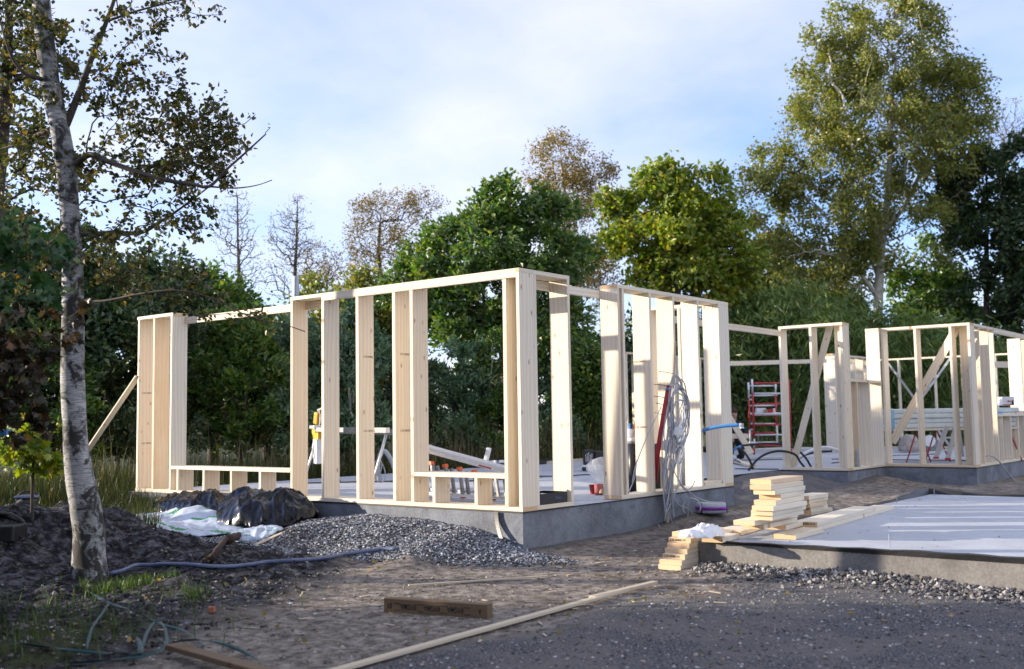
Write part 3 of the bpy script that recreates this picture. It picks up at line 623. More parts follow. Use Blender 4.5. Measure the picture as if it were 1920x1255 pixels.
# ---- right wall, far module
w = thing('timber_framework', (3.2, 0, 0), 'five-bay stud wall behind the hanging bundle of grey cables', 'stud frame')
board('sole_plate', (1.852, 0.0, 0.001), (4.399, Wd, T), w)
for i, x0 in enumerate((1.852, 1.957, 2.560, 3.130, 3.765, 4.352)):
    s = board('stud', (x0, 0.0, ST0+0.001), (x0+T, Wd, ST1-0.001), w)
    if i == 2: stamp_negX(s, x0, 0.15, 1.62); stamp_negX(s, x0, 0.15, 0.82)
    if i == 5: stamp_negX(s, x0, 0.13, 0.28)
board('top_plate', (1.852, 0.0, ST1), (4.645, Wd, H), w)
w = thing('timber_framework', (4.5, 0.5, 0), 'short return wall at the far end of the cable wall', 'stud frame')
board('corner_stud', (4.4, 0.0, ST0+0.001), (4.645, T, ST1-0.001), w); board('sole_plate', (4.4, 0.0, 0.001), (4.645, 1.135, T), w)
board('top_plate', (4.4, Wd+0.001, ST1), (4.645, 1.135, H), w); board('stud', (4.4, 1.09, ST0+0.001), (4.645, 1.135, ST1-0.001), w)
board('stud', (4.4, 0.62, ST0+0.001), (4.645, 0.665, ST1-0.001), w)
board('header_beam', (4.2, 1.137, 2.33), (8.93, 1.182, 2.43), w)
o = board('timber_offcut', (3.87, 0.02, T+0.001), (4.34, 0.21, 2*T), None); tag(o, 'short board offcut lying on the plate of the cable wall', 'board')
# ---- middle bay: wall C and its return
w = thing('timber_framework', (8.9, 0.6, 0), 'middle projecting stud wall with a diagonal brace, right of the red scaffold', 'stud frame')
X0 = 8.875
board('sole_plate', (X0, 0.044, 0.001), (X0+Wd, 1.196, T), w); board('top_plate', (X0, 0.044, ST1), (X0+Wd, 1.196, H), w)
for y0 in (1.151, 0.590): board('stud', (X0, y0, ST0+0.001), (X0+Wd, y0+T, ST1-0.001), w)
board('corner_stud', (X0, 0.044, ST0+0.001), (X0+Wd, 0.089, ST1-0.001), w)
board_line('diagonal_brace', onX(1486, 876, X0+Wd+0.03), onX(1556, 612, X0+Wd+0.03), 0.12, 0.022, (0, 1, 0), w)
w = thing('timber_framework', (9.8, 0.1, 0), 'closely studded bay with a waist-high window sill between two projecting walls', 'stud frame')
board('sole_plate', (X0+Wd+0.001, 0.044, 0.001), (10.689, 0.289, T), w)
board('stud', (9.121, 0.044, ST0+0.001), (9.166, 0.289, H), w)
for x0 in (9.42, 10.02): board('stud', (x0, 0.044, ST0+0.001), (x0+T, 0.289, 1.499), w)
board('window_sill', (9.167, 0.044, 1.50), (10.617, 0.289, 1.545), w)
board('stud', (10.618, 0.044, ST0+0.001), (10.663, 0.289, ST1-0.001), w); board('top_plate', (10.60, 0.044, ST1), (10.689, 0.289, H), w)
MB().box((9.3, 0.05, 0.05), (9.418, 0.06, 0.34)).build('membrane_patch', M['steel'], w)
# ---- right wall D and its return
w = thing('timber_framework', (10.8, -0.7, 0), 'open stud wall with long diagonal board, step ladder seen through it', 'stud frame')
X0 = 10.69
board('sole_plate', (X0, -1.51, 0.001), (X0+Wd, 0.041, T), w); board('top_plate', (X0, -1.51, ST1), (X0+Wd, 0.041, H), w)
for y0 in (-0.004, -0.598, -1.205): board('stud', (X0, y0, ST0+0.001), (X0+Wd, y0+T, ST1-0.001), w)
board('corner_stud', (X0, -1.51, ST0+0.001), (X0+Wd, -1.465, ST1-0.001), w)
board_line('diagonal_brace', onX(1673, 830, X0+Wd+0.03), onX(1796, 612, X0+Wd+0.03), 0.145, 0.022, (0, 1, 0.5), w)
w = thing('timber_framework', (12.5, -1.4, 0), 'stud wall running off at the right edge with a window sill', 'stud frame')
board('sole_plate', (X0+Wd+0.001, -1.51, 0.001), (15.2, -1.265, T), w); board('top_plate', (X0+Wd+0.001, -1.51, ST1), (12.25, -1.265, H), w)
for x0 in (10.937, 11.24, 11.83, 12.19): board('stud', (x0, -1.51, ST0+0.001), (x0+T, -1.265, ST1-0.001), w)
board('header_beam', (12.255, -1.51, 2.405), (15.2, -1.465, 2.5), w)
for x0 in (14.2, 14.8): board('stud', (x0, -1.51, ST0+0.001), (x0+T, -1.265, 2.404), w)
board('window_sill', (12.236, -1.51, 0.865), (14.199, -1.265, 0.91), w)
for x0 in (12.5, 13.13, 13.68): board('cripple_stud', (x0, -1.51, ST0+0.001), (x0+T, -1.265, 0.864), w)
# ---- far walls of the house
w = thing('timber_framework', (14.5, 6.8, 0), 'distant rear wall frame seen between the cable wall studs', 'stud frame')
board('sole_plate', (12.6, 6.72, 0.001), (16.6, 6.965, T), w); board('top_plate', (12.6, 6.72, ST1), (16.6, 6.965, H), w)
for x0 in (12.6, 13.2, 13.8, 14.4, 15.0, 15.6, 16.2): board('stud', (x0, 6.72, ST0+0.001), (x0+T, 6.965, ST1-0.001), w)
w = thing('timber_framework', (18.8, 3.8, 0), 'short inner wall frame with broad end post, seen through the braced middle wall', 'stud frame')
board('end_post', (17.53, 3.62, 0.001), (17.575, 3.92, 2.455), w); board('end_post', (17.78, 3.66, 0.001), (17.825, 3.90, 2.455), w)
board('sole_plate', (17.83, 3.66, 0.001), (20.6, 3.905, T), w); board('top_plate', (17.5, 3.66, ST1), (20.6, 3.905, H), w)
for x0 in (18.4, 19.0, 19.6, 20.2): board('stud', (x0, 3.66, ST0+0.001), (x0+T, 3.905, ST1-0.001), w)
o = board_line('temporary_rail', at(1366, 682, 22), at(1549, 677, 26.2), 0.095, 0.03, (0, 0, 1)); tag(o, 'horizontal board nailed across the opening behind the scaffold', 'board')
w = thing('timber_framework', (21.4, 1.2, 0), 'far gable wall frame with crossed steel straps above the wrapped insulation', 'stud frame')
board('sole_plate', (21.38, -1.3, 0.001), (21.50, 4.0, T), w); board('top_plate', (21.38, -1.3, ST1), (21.50, 4.0, H), w)
for y0 in (3.3, 2.32, 1.6, 0.75, -0.2): board('stud', (21.38, y0, ST0+0.001), (21.50, y0+T, ST1-0.001), w)
MB().bar(onX(1666, 682, 21.36), onX(1785, 842, 21.36), 0.004, 0.06).build('steel_strap', M['alu'], w); MB().bar(onX(1782, 672, 21.36), onX(1660, 842, 21.355), 0.004, 0.06).build('steel_strap', M['alu'], w)
o = board_line('temporary_rail', at(1862, 684, 24), at(1912, 684, 24), 0.14, 0.03, (0, 0, 1)); tag(o, 'pale board seen through the window opening at the right edge', 'board')

# ================================================================ LUMBER ON THE RIGHT SLAB
LZ = lambda u, v: (1250+0.1753*u, 860+0.1753*v)
def stack_board(name, px, py, ztop, L_, wid, yaw, label, group, stamp=False, roll=0.0):
    """board whose near lower right end corner is seen at (px,py), top at ztop; runs along +x"""
    p = onZ(px, py, ztop); d = V([math.cos(yaw), math.sin(yaw), roll]); s = V([-math.sin(yaw), math.cos(yaw), 0])
    c0 = p+s*wid/2-V([0, 0, T/2]); o = board_line(name, c0, c0+d*L_, wid, T-0.001, s)
    tag(o, label, 'board', group)
    if stamp: text('grade_stamp', 'C18-3000K-V1', 0.027, c0-d*0.0009, -s, (0, 0, 1), M['ink'], o)
    return o
G1 = 'board offcuts stacked on the right slab'
order = ['lowest', 'second lowest', 'third lowest', 'fourth lowest', 'fifth lowest', 'sixth lowest', 'middle', 'sixth highest', 'fifth highest', 'fourth highest', 'third highest', 'second highest', 'topmost']
rows = [(1380, 818, 0.70, 0.03), (1275, 716, 0.48, 0.06), (1040, 705, 0.78, 0.02), (940, 668, 1.00, 0.02), (1130, 612, 0.75, 0.03), (1132, 562, 0.80, 0.03),
        (1140, 512, 0.75, 0.00), (1165, 450, 0.72, 0.05), (1220, 385, 0.66, 0.08), (1156, 338, 0.74, 0.03), (1116, 286, 0.76, 0.02), (1116, 226, 0.76, 0.02)]
for i, (u, v_, L_, yaw) in enumerate(rows):
    nm = order[i] if i < 6 else order[len(order)-len(rows)+i]
    stack_board('timber_board', *LZ(u, v_), -0.2+T*(i+1)+0.002, L_, 0.21, yaw, nm+' board of the taller offcut stack on the right slab', G1)
G2 = 'boards of the small rear stack'
p2 = onZ(1531, 968, -0.2)
for i in range(5):
    off = (0.00, 0.02, -0.03, -0.02, -0.05)[i]
    c0 = V([p2[0]+off, p2[1]+0.16+0.015*(i % 2), -0.2+T*(i+0.5)+0.001]); o = board_line('timber_board', c0, c0+V([0.62-0.06*(i % 3), 0.03*(i % 2), 0]), 0.2, T-0.001, (0, 1, 0))
    tag(o, ('lowest', 'second lowest', 'middle', 'second highest', 'topmost')[i]+' board of the short stack behind the tall offcut stack', 'board', G2)
    if i in (1, 2): text('grade_stamp', 'C18-3000K-V1', 0.027, c0-V([0.0009, 0, 0]), (0, -1, 0), (0, 0, 1), M['ink'], o)
pa = onZ(*LZ(1612, 680), -0.2+2*T); pb = onZ(1642, 950, -0.2+2*T)
d = (pb-pa); L1 = np.linalg.norm(d); d = d/L1; s = V([-d[1], d[0], 0])
c0 = pa+s*0.12-V([0, 0, T/2]); o = board_line('long_plank', c0, c0+d*L1, 0.24, T-0.001, s); tag(o, 'upper of the two long planks lying across the right slab', 'plank', 'long planks on the slab')
text('grade_stamp', 'C18-3000K-V12', 0.030, c0-d*0.0009, -s, (0, 0, 1), M['ink'], o)
pc = onZ(1681, 948, -0.2+T); c1 = c0-V([0, 0, T+0.001]); L2 = np.dot(pc-c1, d); o = board_line('long_plank', c1-d*0.02, c1+d*L2, 0.24, T-0.001, s); tag(o, 'lower and longer of the two long planks on the right slab', 'plank', 'long planks on the slab')
G3 = 'boards at the near slab corner'
for i, (u, v_, L_, yaw, lab) in enumerate(((598, 850, 0.42, 0.10, 'short board at the very corner of the right slab, right one of the pair'), (482, 820, 0.95, 0.05, 'board overhanging the slab corner beside the white plastic wrap'), (795, 775, 0.8, 0.12, 'low board sliding out left from under the tall offcut stack'))):
    stack_board('timber_board', *LZ(u, v_), -0.2+T+0.003+(0.0 if i < 2 else 0.001), L_, 0.2, yaw, lab, G3)
G4 = 'boards stepped against the slab side'
for i, sx_ in enumerate((0.0, 0.02, 0.08, 0.125, 0.165, 0.195, 0.26)):
    c0 = V([-0.08+sx_, -1.735, -0.44+T*(i+0.5)])
    o = board_line('timber_board', c0, c0+V([0.95-0.06*i, 0, 0]), 0.23, T-0.0015, (0, 1, 0))
    tag(o, ('lowest', 'second lowest', 'third lowest', 'middle', 'third highest', 'second highest', 'topmost')[i]+' board of the stepped pile left of the slab corner', 'board', G4)
    if i in (2, 5): text('grade_stamp', 'C18-3000K-V1', 0.028, c0-V([0.0009, -0.02, 0]), (0, -1, 0), (0, 0, 1), M['ink'], o)
def crumple(name, c, rx, ry, h, mats, seed, n=46, sharp=1.0, print_=False, parent=None, base=None, smooth=True):
    """crumpled sheet thrown over the ground: ridged folds on a low dome, thickness given by its skirt"""
    rg = np.random.default_rng(seed); u = np.linspace(-1, 1, n); U, W_ = np.meshgrid(u, u, indexing='ij'); r = np.sqrt(U*U+W_*W_)
    edge = 1+0.22*fbm(U*1.7+seed, W_*1.7, 3, seed)
    X = c[0]+U*rx*edge*np.where(r > 1, 1/np.maximum(r, 1), 1); Y = c[1]+W_*ry*edge*np.where(r > 1, 1/np.maximum(r, 1), 1)
    dome = np.clip(1-r**2.6, 0, 1)**0.6
    sz = min(rx, ry); MX, MY = U*rx, W_*ry; rid = 0; k0 = 0.5/sz
    for k, (wl_, am) in enumerate(((0.75, 0.26), (0.42, 0.17), (0.24, 0.10), (0.13, 0.045))):
        wx = MX+0.35*sz*fbm(MX*2.2*k0, MY*2.2*k0, 2, seed+21+k); wy = MY+0.35*sz*fbm(MX*2.2*k0+7, MY*2.2*k0, 2, seed+31+k); a_ = rg.random()*3.1416
        p_ = (wx*math.cos(a_)+wy*math.sin(a_))*k0*2/wl_; q_ = (-wx*math.sin(a_)+wy*math.cos(a_))*k0*0.9/wl_
        nz = vnoise(p_+seed, q_, seed+50+k); rid = rid+am*((1-np.abs(2*nz-1))**2.2-0.35)
    Z = (terrain(X, Y) if base is None else base)+h*dome*0.62+np.clip(sz*0.9*sharp*rid*np.clip(1.2-r, 0, 1)**0.5*min(1.0, h/sz*2.2)+0.06*h, 0, 9)+0.012
    X = X+0.10*rx*fbm(U*5+9, W_*5, 3, seed+5); Y = Y+0.10*ry*fbm(U*5, W_*5+9, 3, seed+6)
    idx = np.arange(n*n).reshape(n, n); q = np.stack([idx[:-1, :-1], idx[1:, :-1], idx[1:, 1:], idx[:-1, 1:]], -1).reshape(-1, 4)
    mi = None
    if print_:
        cu = (U[:-1, :-1]+U[1:, 1:])/2; cw = (W_[:-1, :-1]+W_[1:, 1:])/2
        mi = ((np.abs(((cu*0.8+cw*0.9)*2.6+0.2) % 1-0.5) < 0.07) & (fbm(cu*2, cw*2, 2, seed+9) > 0.03)).astype(int).ravel()
    return np_obj(name, np.stack([X, Y, Z], -1).reshape(-1, 3), q, mats, parent, smooth, mi)
o = crumple('plastic_wrap', onZ(1318, 1008, -0.2+0.06), 0.30, 0.16, 0.10, [M['white']], 77, 36, 1.2, base=-0.14); tag(o, 'torn white plastic wrap lying on the boards at the slab corner', 'plastic wrap')

# ================================================================ THINGS ON THE HOUSE SLAB
def at_floor(px, py): return onZ(px, py, 0.0)
def cable(name, pts, r, mat, label, cat='cable', n=6, group=None, k=6):
    o = MB().tube(spline(pts, k), r, n).build(name, mat, None, True); return tag(o, label, cat, group)
# vent pipe above the left wall
p = at(555, 518, 15.0); o = MB().tube([(p[0], p[1], 0.0), (p[0], p[1], p[2]-0.02), (p[0], p[1], p[2])], [0.045, 0.045, 0.044], 14).build('vent_pipe', M['steel'], None, True); tag(o, 'grey upright pipe rising above the left wall frame', 'pipe')
# mitre saw stand
a = V([2.70, 6.13, 0]); c = V([0.93, 2.81, 0]); dr = (c-a)/np.linalg.norm(c-a); sd = V([-dr[1], dr[0], 0])
w = thing('saw_stand', a, 'aluminium mitre saw stand with yellow brackets inside the left wall', 'saw stand')
for off, z in ((-0.07, 0.83), (0.07, 0.80)): MB().bar(a-dr*0.25+sd*off+V([0, 0, z]), c+dr*0.1+sd*off+V([0, 0, z]), 0.05, 0.065).build('rail', M['alu'], w)
for q in (a, c):
    for sg in (-1, 1):
        lg = MB().tube([q+sd*sg*0.06+V([0, 0, 0.78]), q+sd*sg*0.28-dr*0.03], 0.019, 8).build('leg', M['alu'], w, True)
        MB().tube([q+sd*sg*0.275-dr*0.03+V([0, 0, 0.03]), q+sd*sg*0.285-dr*0.03], 0.026, 8).build('foot', M['black'], lg, True)
b = MB(); q = a-dr*0.05+V([0, 0, 0.72]); b.bar(q-dr*0.18, q+dr*0.20, 0.20, 0.13); b.bar(q-dr*0.18+V([0, 0, 0.08]), q+dr*0.02+V([0, 0, 0.08]), 0.22, 0.10); b.build('bracket', M['yellow'], w, bevel=0.015)
w = thing('mitre_saw', a+V([0, 0, 0.87]), 'yellow mitre saw with black handle clamped on the stand', 'saw')
q = a-dr*0.12+V([0, 0, 0.87]); MB().bar(q-dr*0.2, q+dr*0.12, 0.26, 0.06).build('base', M['alu'], w, bevel=0.01)
MB().bar(q-dr*0.1+V([0, 0, 0.05]), q-dr*0.04+V([0, 0, 0.24]), 0.16, 0.10, up=(0, 1, 0)).build('motor_housing', M['yellow'], w, bevel=0.02)
MB().lathe(q+V([0, 0, 0.14])-sd*0.02, [(0.02, 0), (0.125, 0.001), (0.125, 0.006), (0.02, 0.008)], 20, axis=sd).build('blade_guard', M['alu_grey'], w)
b = MB(); b.tube(spline([q+dr*0.02+V([0, 0, 0.22]), q+dr*0.14+V([0, 0, 0.25]), q+dr*0.24+V([0, 0, 0.21]), q+dr*0.12+V([0, 0, 0.17])], 4), 0.02, 8); b.build('handle', M['black'], w, True)
MB().bar(q-dr*0.14+V([0, 0, 0.27]), q+dr*0.16+V([0, 0, 0.29]), 0.03, 0.03).build('slide_rail', M['alu'], w)
b = MB(); q2 = a+dr*0.02-sd*0.05
for i, z in enumerate((0.68, 0.55, 0.42, 0.30)):
    for sx_, sy_ in ((-1, -1), (1, -1), (1, 1), (-1, 1)): k_ = 1+0.1*math.sin(i*2.1+sx_); b.v.append(tuple(q2+dr*sx_*0.14*k_+sd*sy_*0.07*k_+V([0, 0, z])))
for i in range(3): b.f += [(4*i+j, 4*i+(j+1) % 4, 4*i+4+(j+1) % 4, 4*i+4+j) for j in range(4)]
b.f += [(15, 14, 13, 12)]; b.mi = [0]*len(b.f); o = b.build('dust_bag', M['white'], None); tag(o, 'white dust bag hanging under the mitre saw', 'bag')
# upright loop of grey hose
h0 = at_floor(715, 904); rv, uv = V([_r[0], _r[1], 0]), V([0, 0, 1.0]); rv = rv/np.linalg.norm(rv); bk = V([_f[0], _f[1], 0]); bk /= np.linalg.norm(bk)
def loop(px_pts, D): return [at(x, y, D) for x, y in px_pts]
D0 = np.dot(h0-CAM, _f)
w = thing('conduit_loop', h0, 'arched grey conduit with thin coils standing on the floor', 'conduit')
MB().tube(spline(loop([(712, 904), (709, 878), (712, 855), (720, 846), (729, 855), (737, 872), (746, 900)], D0), 5), 0.035, 10).build('conduit', M['grey_cable'], w, True)
MB().tube(spline(loop([(706, 900), (701, 880), (704, 866), (712, 862), (716, 872), (712, 895), (720, 903), (722, 885), (717, 870)], D0-0.1), 5), 0.008, 6).build('coil', M['grey_cable'], w, True)
# aluminium ladder lying on edge
l0, l1 = onZ(800, 930, 0.03), onZ(955, 941, 0.03)
dl = V([l1[0]-l0[0], l1[1]-l0[1], 0]); dl = dl/np.linalg.norm(dl); nl = V([-dl[1], dl[0], 0])
if np.dot(nl, bk) < 0: nl = -nl
w = thing('aluminium_ladder', l0, 'aluminium ladder lying on edge with orange end caps, behind the low sill', 'ladder')
LB = l0-dl*0.5; n_r = 7; step = 0.27
MB().bar(LB+V([0, 0, 0.035]), LB+dl*2.3+V([0, 0, 0.035]), 0.07, 0.03).build('rail', M['alu'], w)
MB().bar(LB+nl*0.22+V([0, 0, 0.06]), LB+dl*2.3+nl*0.22+V([0, 0, 0.06]), 0.07, 0.03).build('rail', M['alu'], w)
for i in range(n_r):
    q = LB+dl*(0.12+step*i); hgt = 0.44-0.028*i
    for dp, ln in ((0.0, 0), (0.09, -0.02), (0.22, -0.03)):
        rg_ = MB().bar(q+nl*dp-dl*0.05*dp+V([0, 0, 0.04]), q+nl*dp-dl*0.055+V([0, 0, hgt+ln]), 0.035, 0.03, up=nl); rg_ = rg_.build('rung', M['alu_grey'], w)
    MB().bar(q-dl*0.055+V([0, 0, hgt-0.005]), q-dl*0.06+V([0, 0, hgt+0.035]), 0.05, 0.05, up=nl).build('end_cap', M['orange'], rg_)
    MB().bar(q+dl*0.0+V([0, 0, 0.0]), q+V([0, 0, 0.045]), 0.05, 0.045, up=nl).build('end_cap', M['orange'], rg_)
w = thing('profile_bundle', l0, 'long white-wrapped profiles sloping down across the ladder', 'profiles')
Dp = np.dot(l0-CAM, _f)+0.45
for i, (o_, z) in enumerate(((0.0, 0.0), (0.06, 0.012), (0.12, 0.022))):
    e0, e1 = at(770, 838-i*5, Dp+o_), at(962, 890-i*5, Dp+o_); MB().bar(e0, e1, 0.05, 0.04).build('profile', M['white'] if i else M['alu'], w)
MB().bar(at(897, 872.3, Dp-0.04), at(921, 878.8, Dp-0.04), 0.004, 0.016).build('print_mark', M['red'], w)
o = MB().bar(at(909, 873, Dp+0.5), at(917, 840, Dp+0.5), 0.075, 0.05).build('profile_offcut', M['white'], None, bevel=0.006); tag(o, 'short white profile sticking up behind the ladder', 'profile')
cable('white_pipe', [at_floor(905, 872)+V([0, 0, .05]), at(925, 866, 17)+V([0, 0, .0]), at(955, 866, 17.2), at(985, 871, 17.4)], 0.022, M['white'], 'white pipe lying behind the ladder', 'pipe', 8)
# black box with an open flap on the near plate
bx = onZ(1029, 946, T+0.001)
w = thing('black_box', (0.6, 0.1, T), 'open black cardboard box with brown flap on the wall plate', 'box')
x0, y0, x1, y1, z0, z1 = 0.32, 0.015, 0.80, 0.33, T+0.002, T+0.115
b = MB(); b.box((x0, y0, z0), (x1, y0+0.006, z1)); b.build('side', M['black'], w)
MB().box((x0, y0+0.0065, z0), (x0+0.006, y1, z1)).build('side', M['black'], w); MB().box((x0+0.0065, y1-0.006, z0), (x1, y1, z1)).build('side', M['black'], w)
MB().box((x1-0.006, y0+0.0065, z0), (x1, y1-0.0065, z1)).build('side', M['black'], w); MB().box((x0+0.0065, y0+0.0065, z0+0.001), (x1-0.0065, y1-0.0065, z0+0.006)).build('bottom', M['card'], w)
b = MB(); b.v = [(x0, y1, z1), (x0, y0, z1), (x0-0.05, y0+0.05, z1+0.07), (x0-0.05, y1-0.02, z1+0.10)]; b.f = [(0, 1, 2, 3)]; b.mi = [0]; fl = b.build('flap', M['card'], w); so = fl.modifiers.new('thick', 'SOLIDIFY'); so.thickness = 0.004
b = MB(); b.v = [(x0+0.02, y1, z1), (x1-0.12, y1, z1), (x1-0.17, y1+0.06, z1+0.10), (x0+0.03, y1+0.03, z1+0.06)]; b.f = [(0, 1, 2, 3)]; b.mi = [0]; fl = b.build('flap', M['card'], w); so = fl.modifiers.new('thick', 'SOLIDIFY'); so.thickness = 0.004
MB().box((x0+0.05, y0+0.05, z1-0.03), (x1-0.1, y1-0.06, z1-0.022)).build('paper', M['white'], w)
text('lettering', 'Illusion', 0.036, (0.64, y0-0.001, 0.105), (1, 0, 0), (0, 0, 1), M['hose_blue'], w)
# pots and clear bag behind the doorway post
p = at_floor(1114, 926); w = MB().lathe(p, [(0.045, 0.0), (0.065, 0.11), (0.068, 0.112), (0.062, 0.11), (0.043, 0.008)], 16); o = w.build('dark_red_pot', M['red_pipe'], None, True); tag(o, 'dark red plastic pot on the floor by the doorway stud', 'pot')
p = at_floor(1123, 928); o = MB().lathe(p, [(0.052, 0.0), (0.058, 0.13), (0.060, 0.132), (0.055, 0.13), (0.05, 0.008)], 16).build('pink_pot', plain('pink_plastic', (0.50, 0.16, 0.17), 0.5), None, True); tag(o, 'paler red plastic beaker beside the dark red pot', 'pot')
p = at_floor(1131, 928); o = crumple('brown_bag', p, 0.07, 0.06, 0.12, [M['card']], 31, 14, base=0.0); tag(o, 'crumpled brown paper bag behind the beaker', 'bag')
b = MB(); Db = np.dot(at_floor(1118, 922)-CAM, _f)+0.5; ring = []
prof = [(1134, 853, 0), (1120, 860, 6), (1101, 876, 12), (1106, 892, 16), (1113, 908, 15), (1119, 914, 10)]
N_ = 14
for (x, y, hw) in [(1128, 857, 3), (1122, 862, 14), (1120, 872, 19), (1122, 884, 18), (1125, 898, 14), (1127, 912, 10)]:
    cpt = at(x, y, Db)
    for j in range(N_):
        q_ = 2*math.pi*j/N_; kk = 1+0.13*math.sin(3*q_+y)+0.08*math.sin(7*q_); b.v.append(tuple(cpt+(rv*math.cos(q_)*hw+bk*math.sin(q_)*hw*0.6)*Db/FPX*kk))
for i in range(5):
    for j in range(N_): b.f.append((i*N_+j, i*N_+(j+1) % N_, (i+1)*N_+(j+1) % N_, (i+1)*N_+j)); b.mi.append(0)
b.f.append(tuple(range(N_))); b.mi.append(0); o = b.build('clear_bag', M['clear_sheet'], None, False); tag(o, 'clear plastic bag standing behind the doorway stud', 'bag')
# black tool cases on a trolley
p = at_floor(1093, 884)
w = thing('tool_trolley', p, 'black tool case with white marks on small wheeled board', 'tool case'); A = at(1090, 876, np.dot(p-CAM, _f))
ex, ey = rv*0.33, bk*0.30
def obox(o0, sx, sy, sz, name, mat, par, bev=0.015):
    b = MB(); o0 = V(o0, dtype=float); vs = [o0+rv*a_*sx+bk*b_*sy+V([0, 0, c_*sz]) for c_ in (0, 1) for a_, b_ in ((0, 0), (1, 0), (1, 1), (0, 1))]
    b.add(vs, [(0,3,2,1),(4,5,6,7),(0,1,5,4),(1,2,6,5),(2,3,7,6),(3,0,4,7)]); return b.build(name, mat, par, bevel=bev)
b0 = V([p[0], p[1], 0.06]); obox(b0-rv*0.02, 0.55, 0.35, 0.05, 'deck', M['white'], w); obox(b0+V([0, 0, 0.055])+rv*0.02, 0.19, 0.30, 0.26, 'case', M['black'], w); obox(b0+V([0, 0, 0.055])+rv*0.22, 0.20, 0.30, 0.24, 'case', M['black'], w)
for i in range(5): MB().bar(b0+rv*(0.06+0.025*i)-bk*0.004+V([0, 0, 0.10+0.01*(i % 2)]), b0+rv*(0.055+0.028*i)-bk*0.004+V([0, 0, 0.24+0.02*(i % 3)]), 0.008, 0.004, up=bk).build('white_mark', M['white'], w)
for a_ in (0.02, 0.5): MB().lathe(b0+rv*a_-bk*0.01+V([0, 0, -0.02]), [(0.0, 0), (0.04, 0.002), (0.04, 0.03), (0.0, 0.032)], 12, axis=bk).build('wheel', M['black'], w)
q = at(1136, 850, 21); o = obox(V([q[0], q[1], -0.03])-rv*0.25, 0.6, 0.4, 0.32, 'dark_crate', M['black'], None); tag(o, 'dark crate standing behind the tool case', 'crate')
o = MB().bar(at(1028, 867.5, 19.5), at(1092, 862, 21), 0.06, 0.05).build('pale_batten', M['wood_lath'], None); tag(o, 'pale batten lying on dark sheet at the back of the slab', 'batten')
o = crumple('dark_tarp', V([8.9, 7.2, 0]), 1.4, 0.4, 0.16, [M['membrane']], 44, 24, base=-0.02); tag(o, 'folded dark tarpaulin along the rear slab edge', 'tarpaulin')
# cables and floor pipes
floor_lines = [((575, 907), (770, 903)), ((880, 903), (1015, 895)), ((1010, 894), (1035, 894)), ((1075, 893), (1110, 891)), ((1375, 864), (1470, 862)), ((1378, 880), (1460, 881)), ((1560, 869), (1660, 860)), ((1672, 855), (1760, 852)), ((1672, 863), (1810, 864)), ((1560, 862), (1575, 861))]
for i, (q0, q1) in enumerate(floor_lines):
    a_, b_ = at_floor(*q0), at_floor(*q1); m_ = (a_+b_)/2+V([0.05*math.sin(i*3.1), 0.08*math.cos(i*2.3), 0]); up = V([0, 0, 0.008])
    cable('floor_cable', [a_+up, m_+up, b_+up], 0.010, M['black'], 'thin black cable on the slab '+('behind the first studs', 'behind the ladder', 'left of the black box', 'in the doorway gap', 'under the red scaffold', 'left of the middle wall', 'seen through the braced middle wall', 'behind the step ladder, farther', 'under the step ladder', 'behind the white conduit')[i], 'cable', 6, 'black cables on the slab')
# ---- cable bundle on its post
w = thing('cable_bundle', (3.0, -0.05, -0.4), 'tangled bundle of grey cables tied to a batten against the wall', 'cable bundle')
yb = -0.06
def W_(px, py, dy=0.0): return onY(px, py, yb+dy)
board_line('batten', W_(1251, 1000, 0.0), W_(1265, 640, 0.0), 0.05, 0.025, (1, 0, 0), w, M['wood_grey'])
rc = random.Random(4)
for i in range(12):   # hanging coils
    cx_, cy_ = 1272+rc.uniform(-4, 4), 775+rc.uniform(-14, 22); rx_, ry_ = rc.uniform(11, 18), rc.uniform(34, 62); dy = -0.03-0.012*(i % 5)
    pts = [W_(cx_+rx_*math.cos(t)*(1+0.1*math.sin(3*t+i)), cy_+ry_*math.sin(t), dy-0.012*math.sin(2*t)) for t in np.linspace(0, 6.283, 13)]
    MB().tube(spline(pts, 3), 0.0085, 6).build('cable', M['grey_cable'], w, True)
for i in range(18):   # strands running down to the ground
    xs0 = 1268+rc.uniform(-14, 16); xm = 1256+rc.uniform(-15, 18); xe = 1252+rc.uniform(-7, 12); y0_, y1_ = rc.uniform(735, 800), rc.uniform(905, 985); dy = -0.02-0.015*rc.random()*4
    pts = [W_(xs0, y0_, dy), W_((xs0+xm)/2+rc.uniform(-10, 10), (y0_*2+y1_)/3, dy-0.03*rc.random()), W_(xm, (y0_+2*y1_)/3, dy-0.02), W_(xe, y1_, dy)]
    MB().tube(spline(pts, 5), 0.0085, 6).build('cable', M['grey_cable'], w, True)
loops = [[(1270, 702), (1262, 705), (1256, 725), (1253, 760)], [(1266, 702), (1276, 720), (1282, 755), (1280, 790), (1272, 805)], [(1283, 745), (1292, 780), (1290, 815), (1270, 840), (1248, 862)],
         [(1258, 870), (1275, 905), (1296, 925), (1310, 935), (1345, 945)], [(1275, 908), (1287, 920), (1298, 912), (1303, 902)], [(1247, 858), (1243, 868), (1250, 880), (1262, 872), (1256, 858), (1246, 860)],
         [(1255, 800), (1272, 830), (1280, 850), (1274, 870), (1282, 860)], [(1185, 905), (1193, 870), (1215, 815), (1240, 762)], [(1178, 925), (1190, 895), (1194, 862)], [(1284, 925), (1290, 945), (1289, 975), (1286, 985)],
         [(1262, 935), (1275, 948), (1292, 955), (1300, 968)], [(1235, 985), (1243, 1000), (1256, 1009), (1280, 1012)], [(1254, 960), (1262, 985), (1266, 1005)]]
for i, L_ in enumerate(loops):
    MB().tube(spline([W_(x, y, -0.08-0.01*(i % 4)) for x, y in L_], 6), 0.0065, 6).build('cable', M['grey_cable'], w, True)
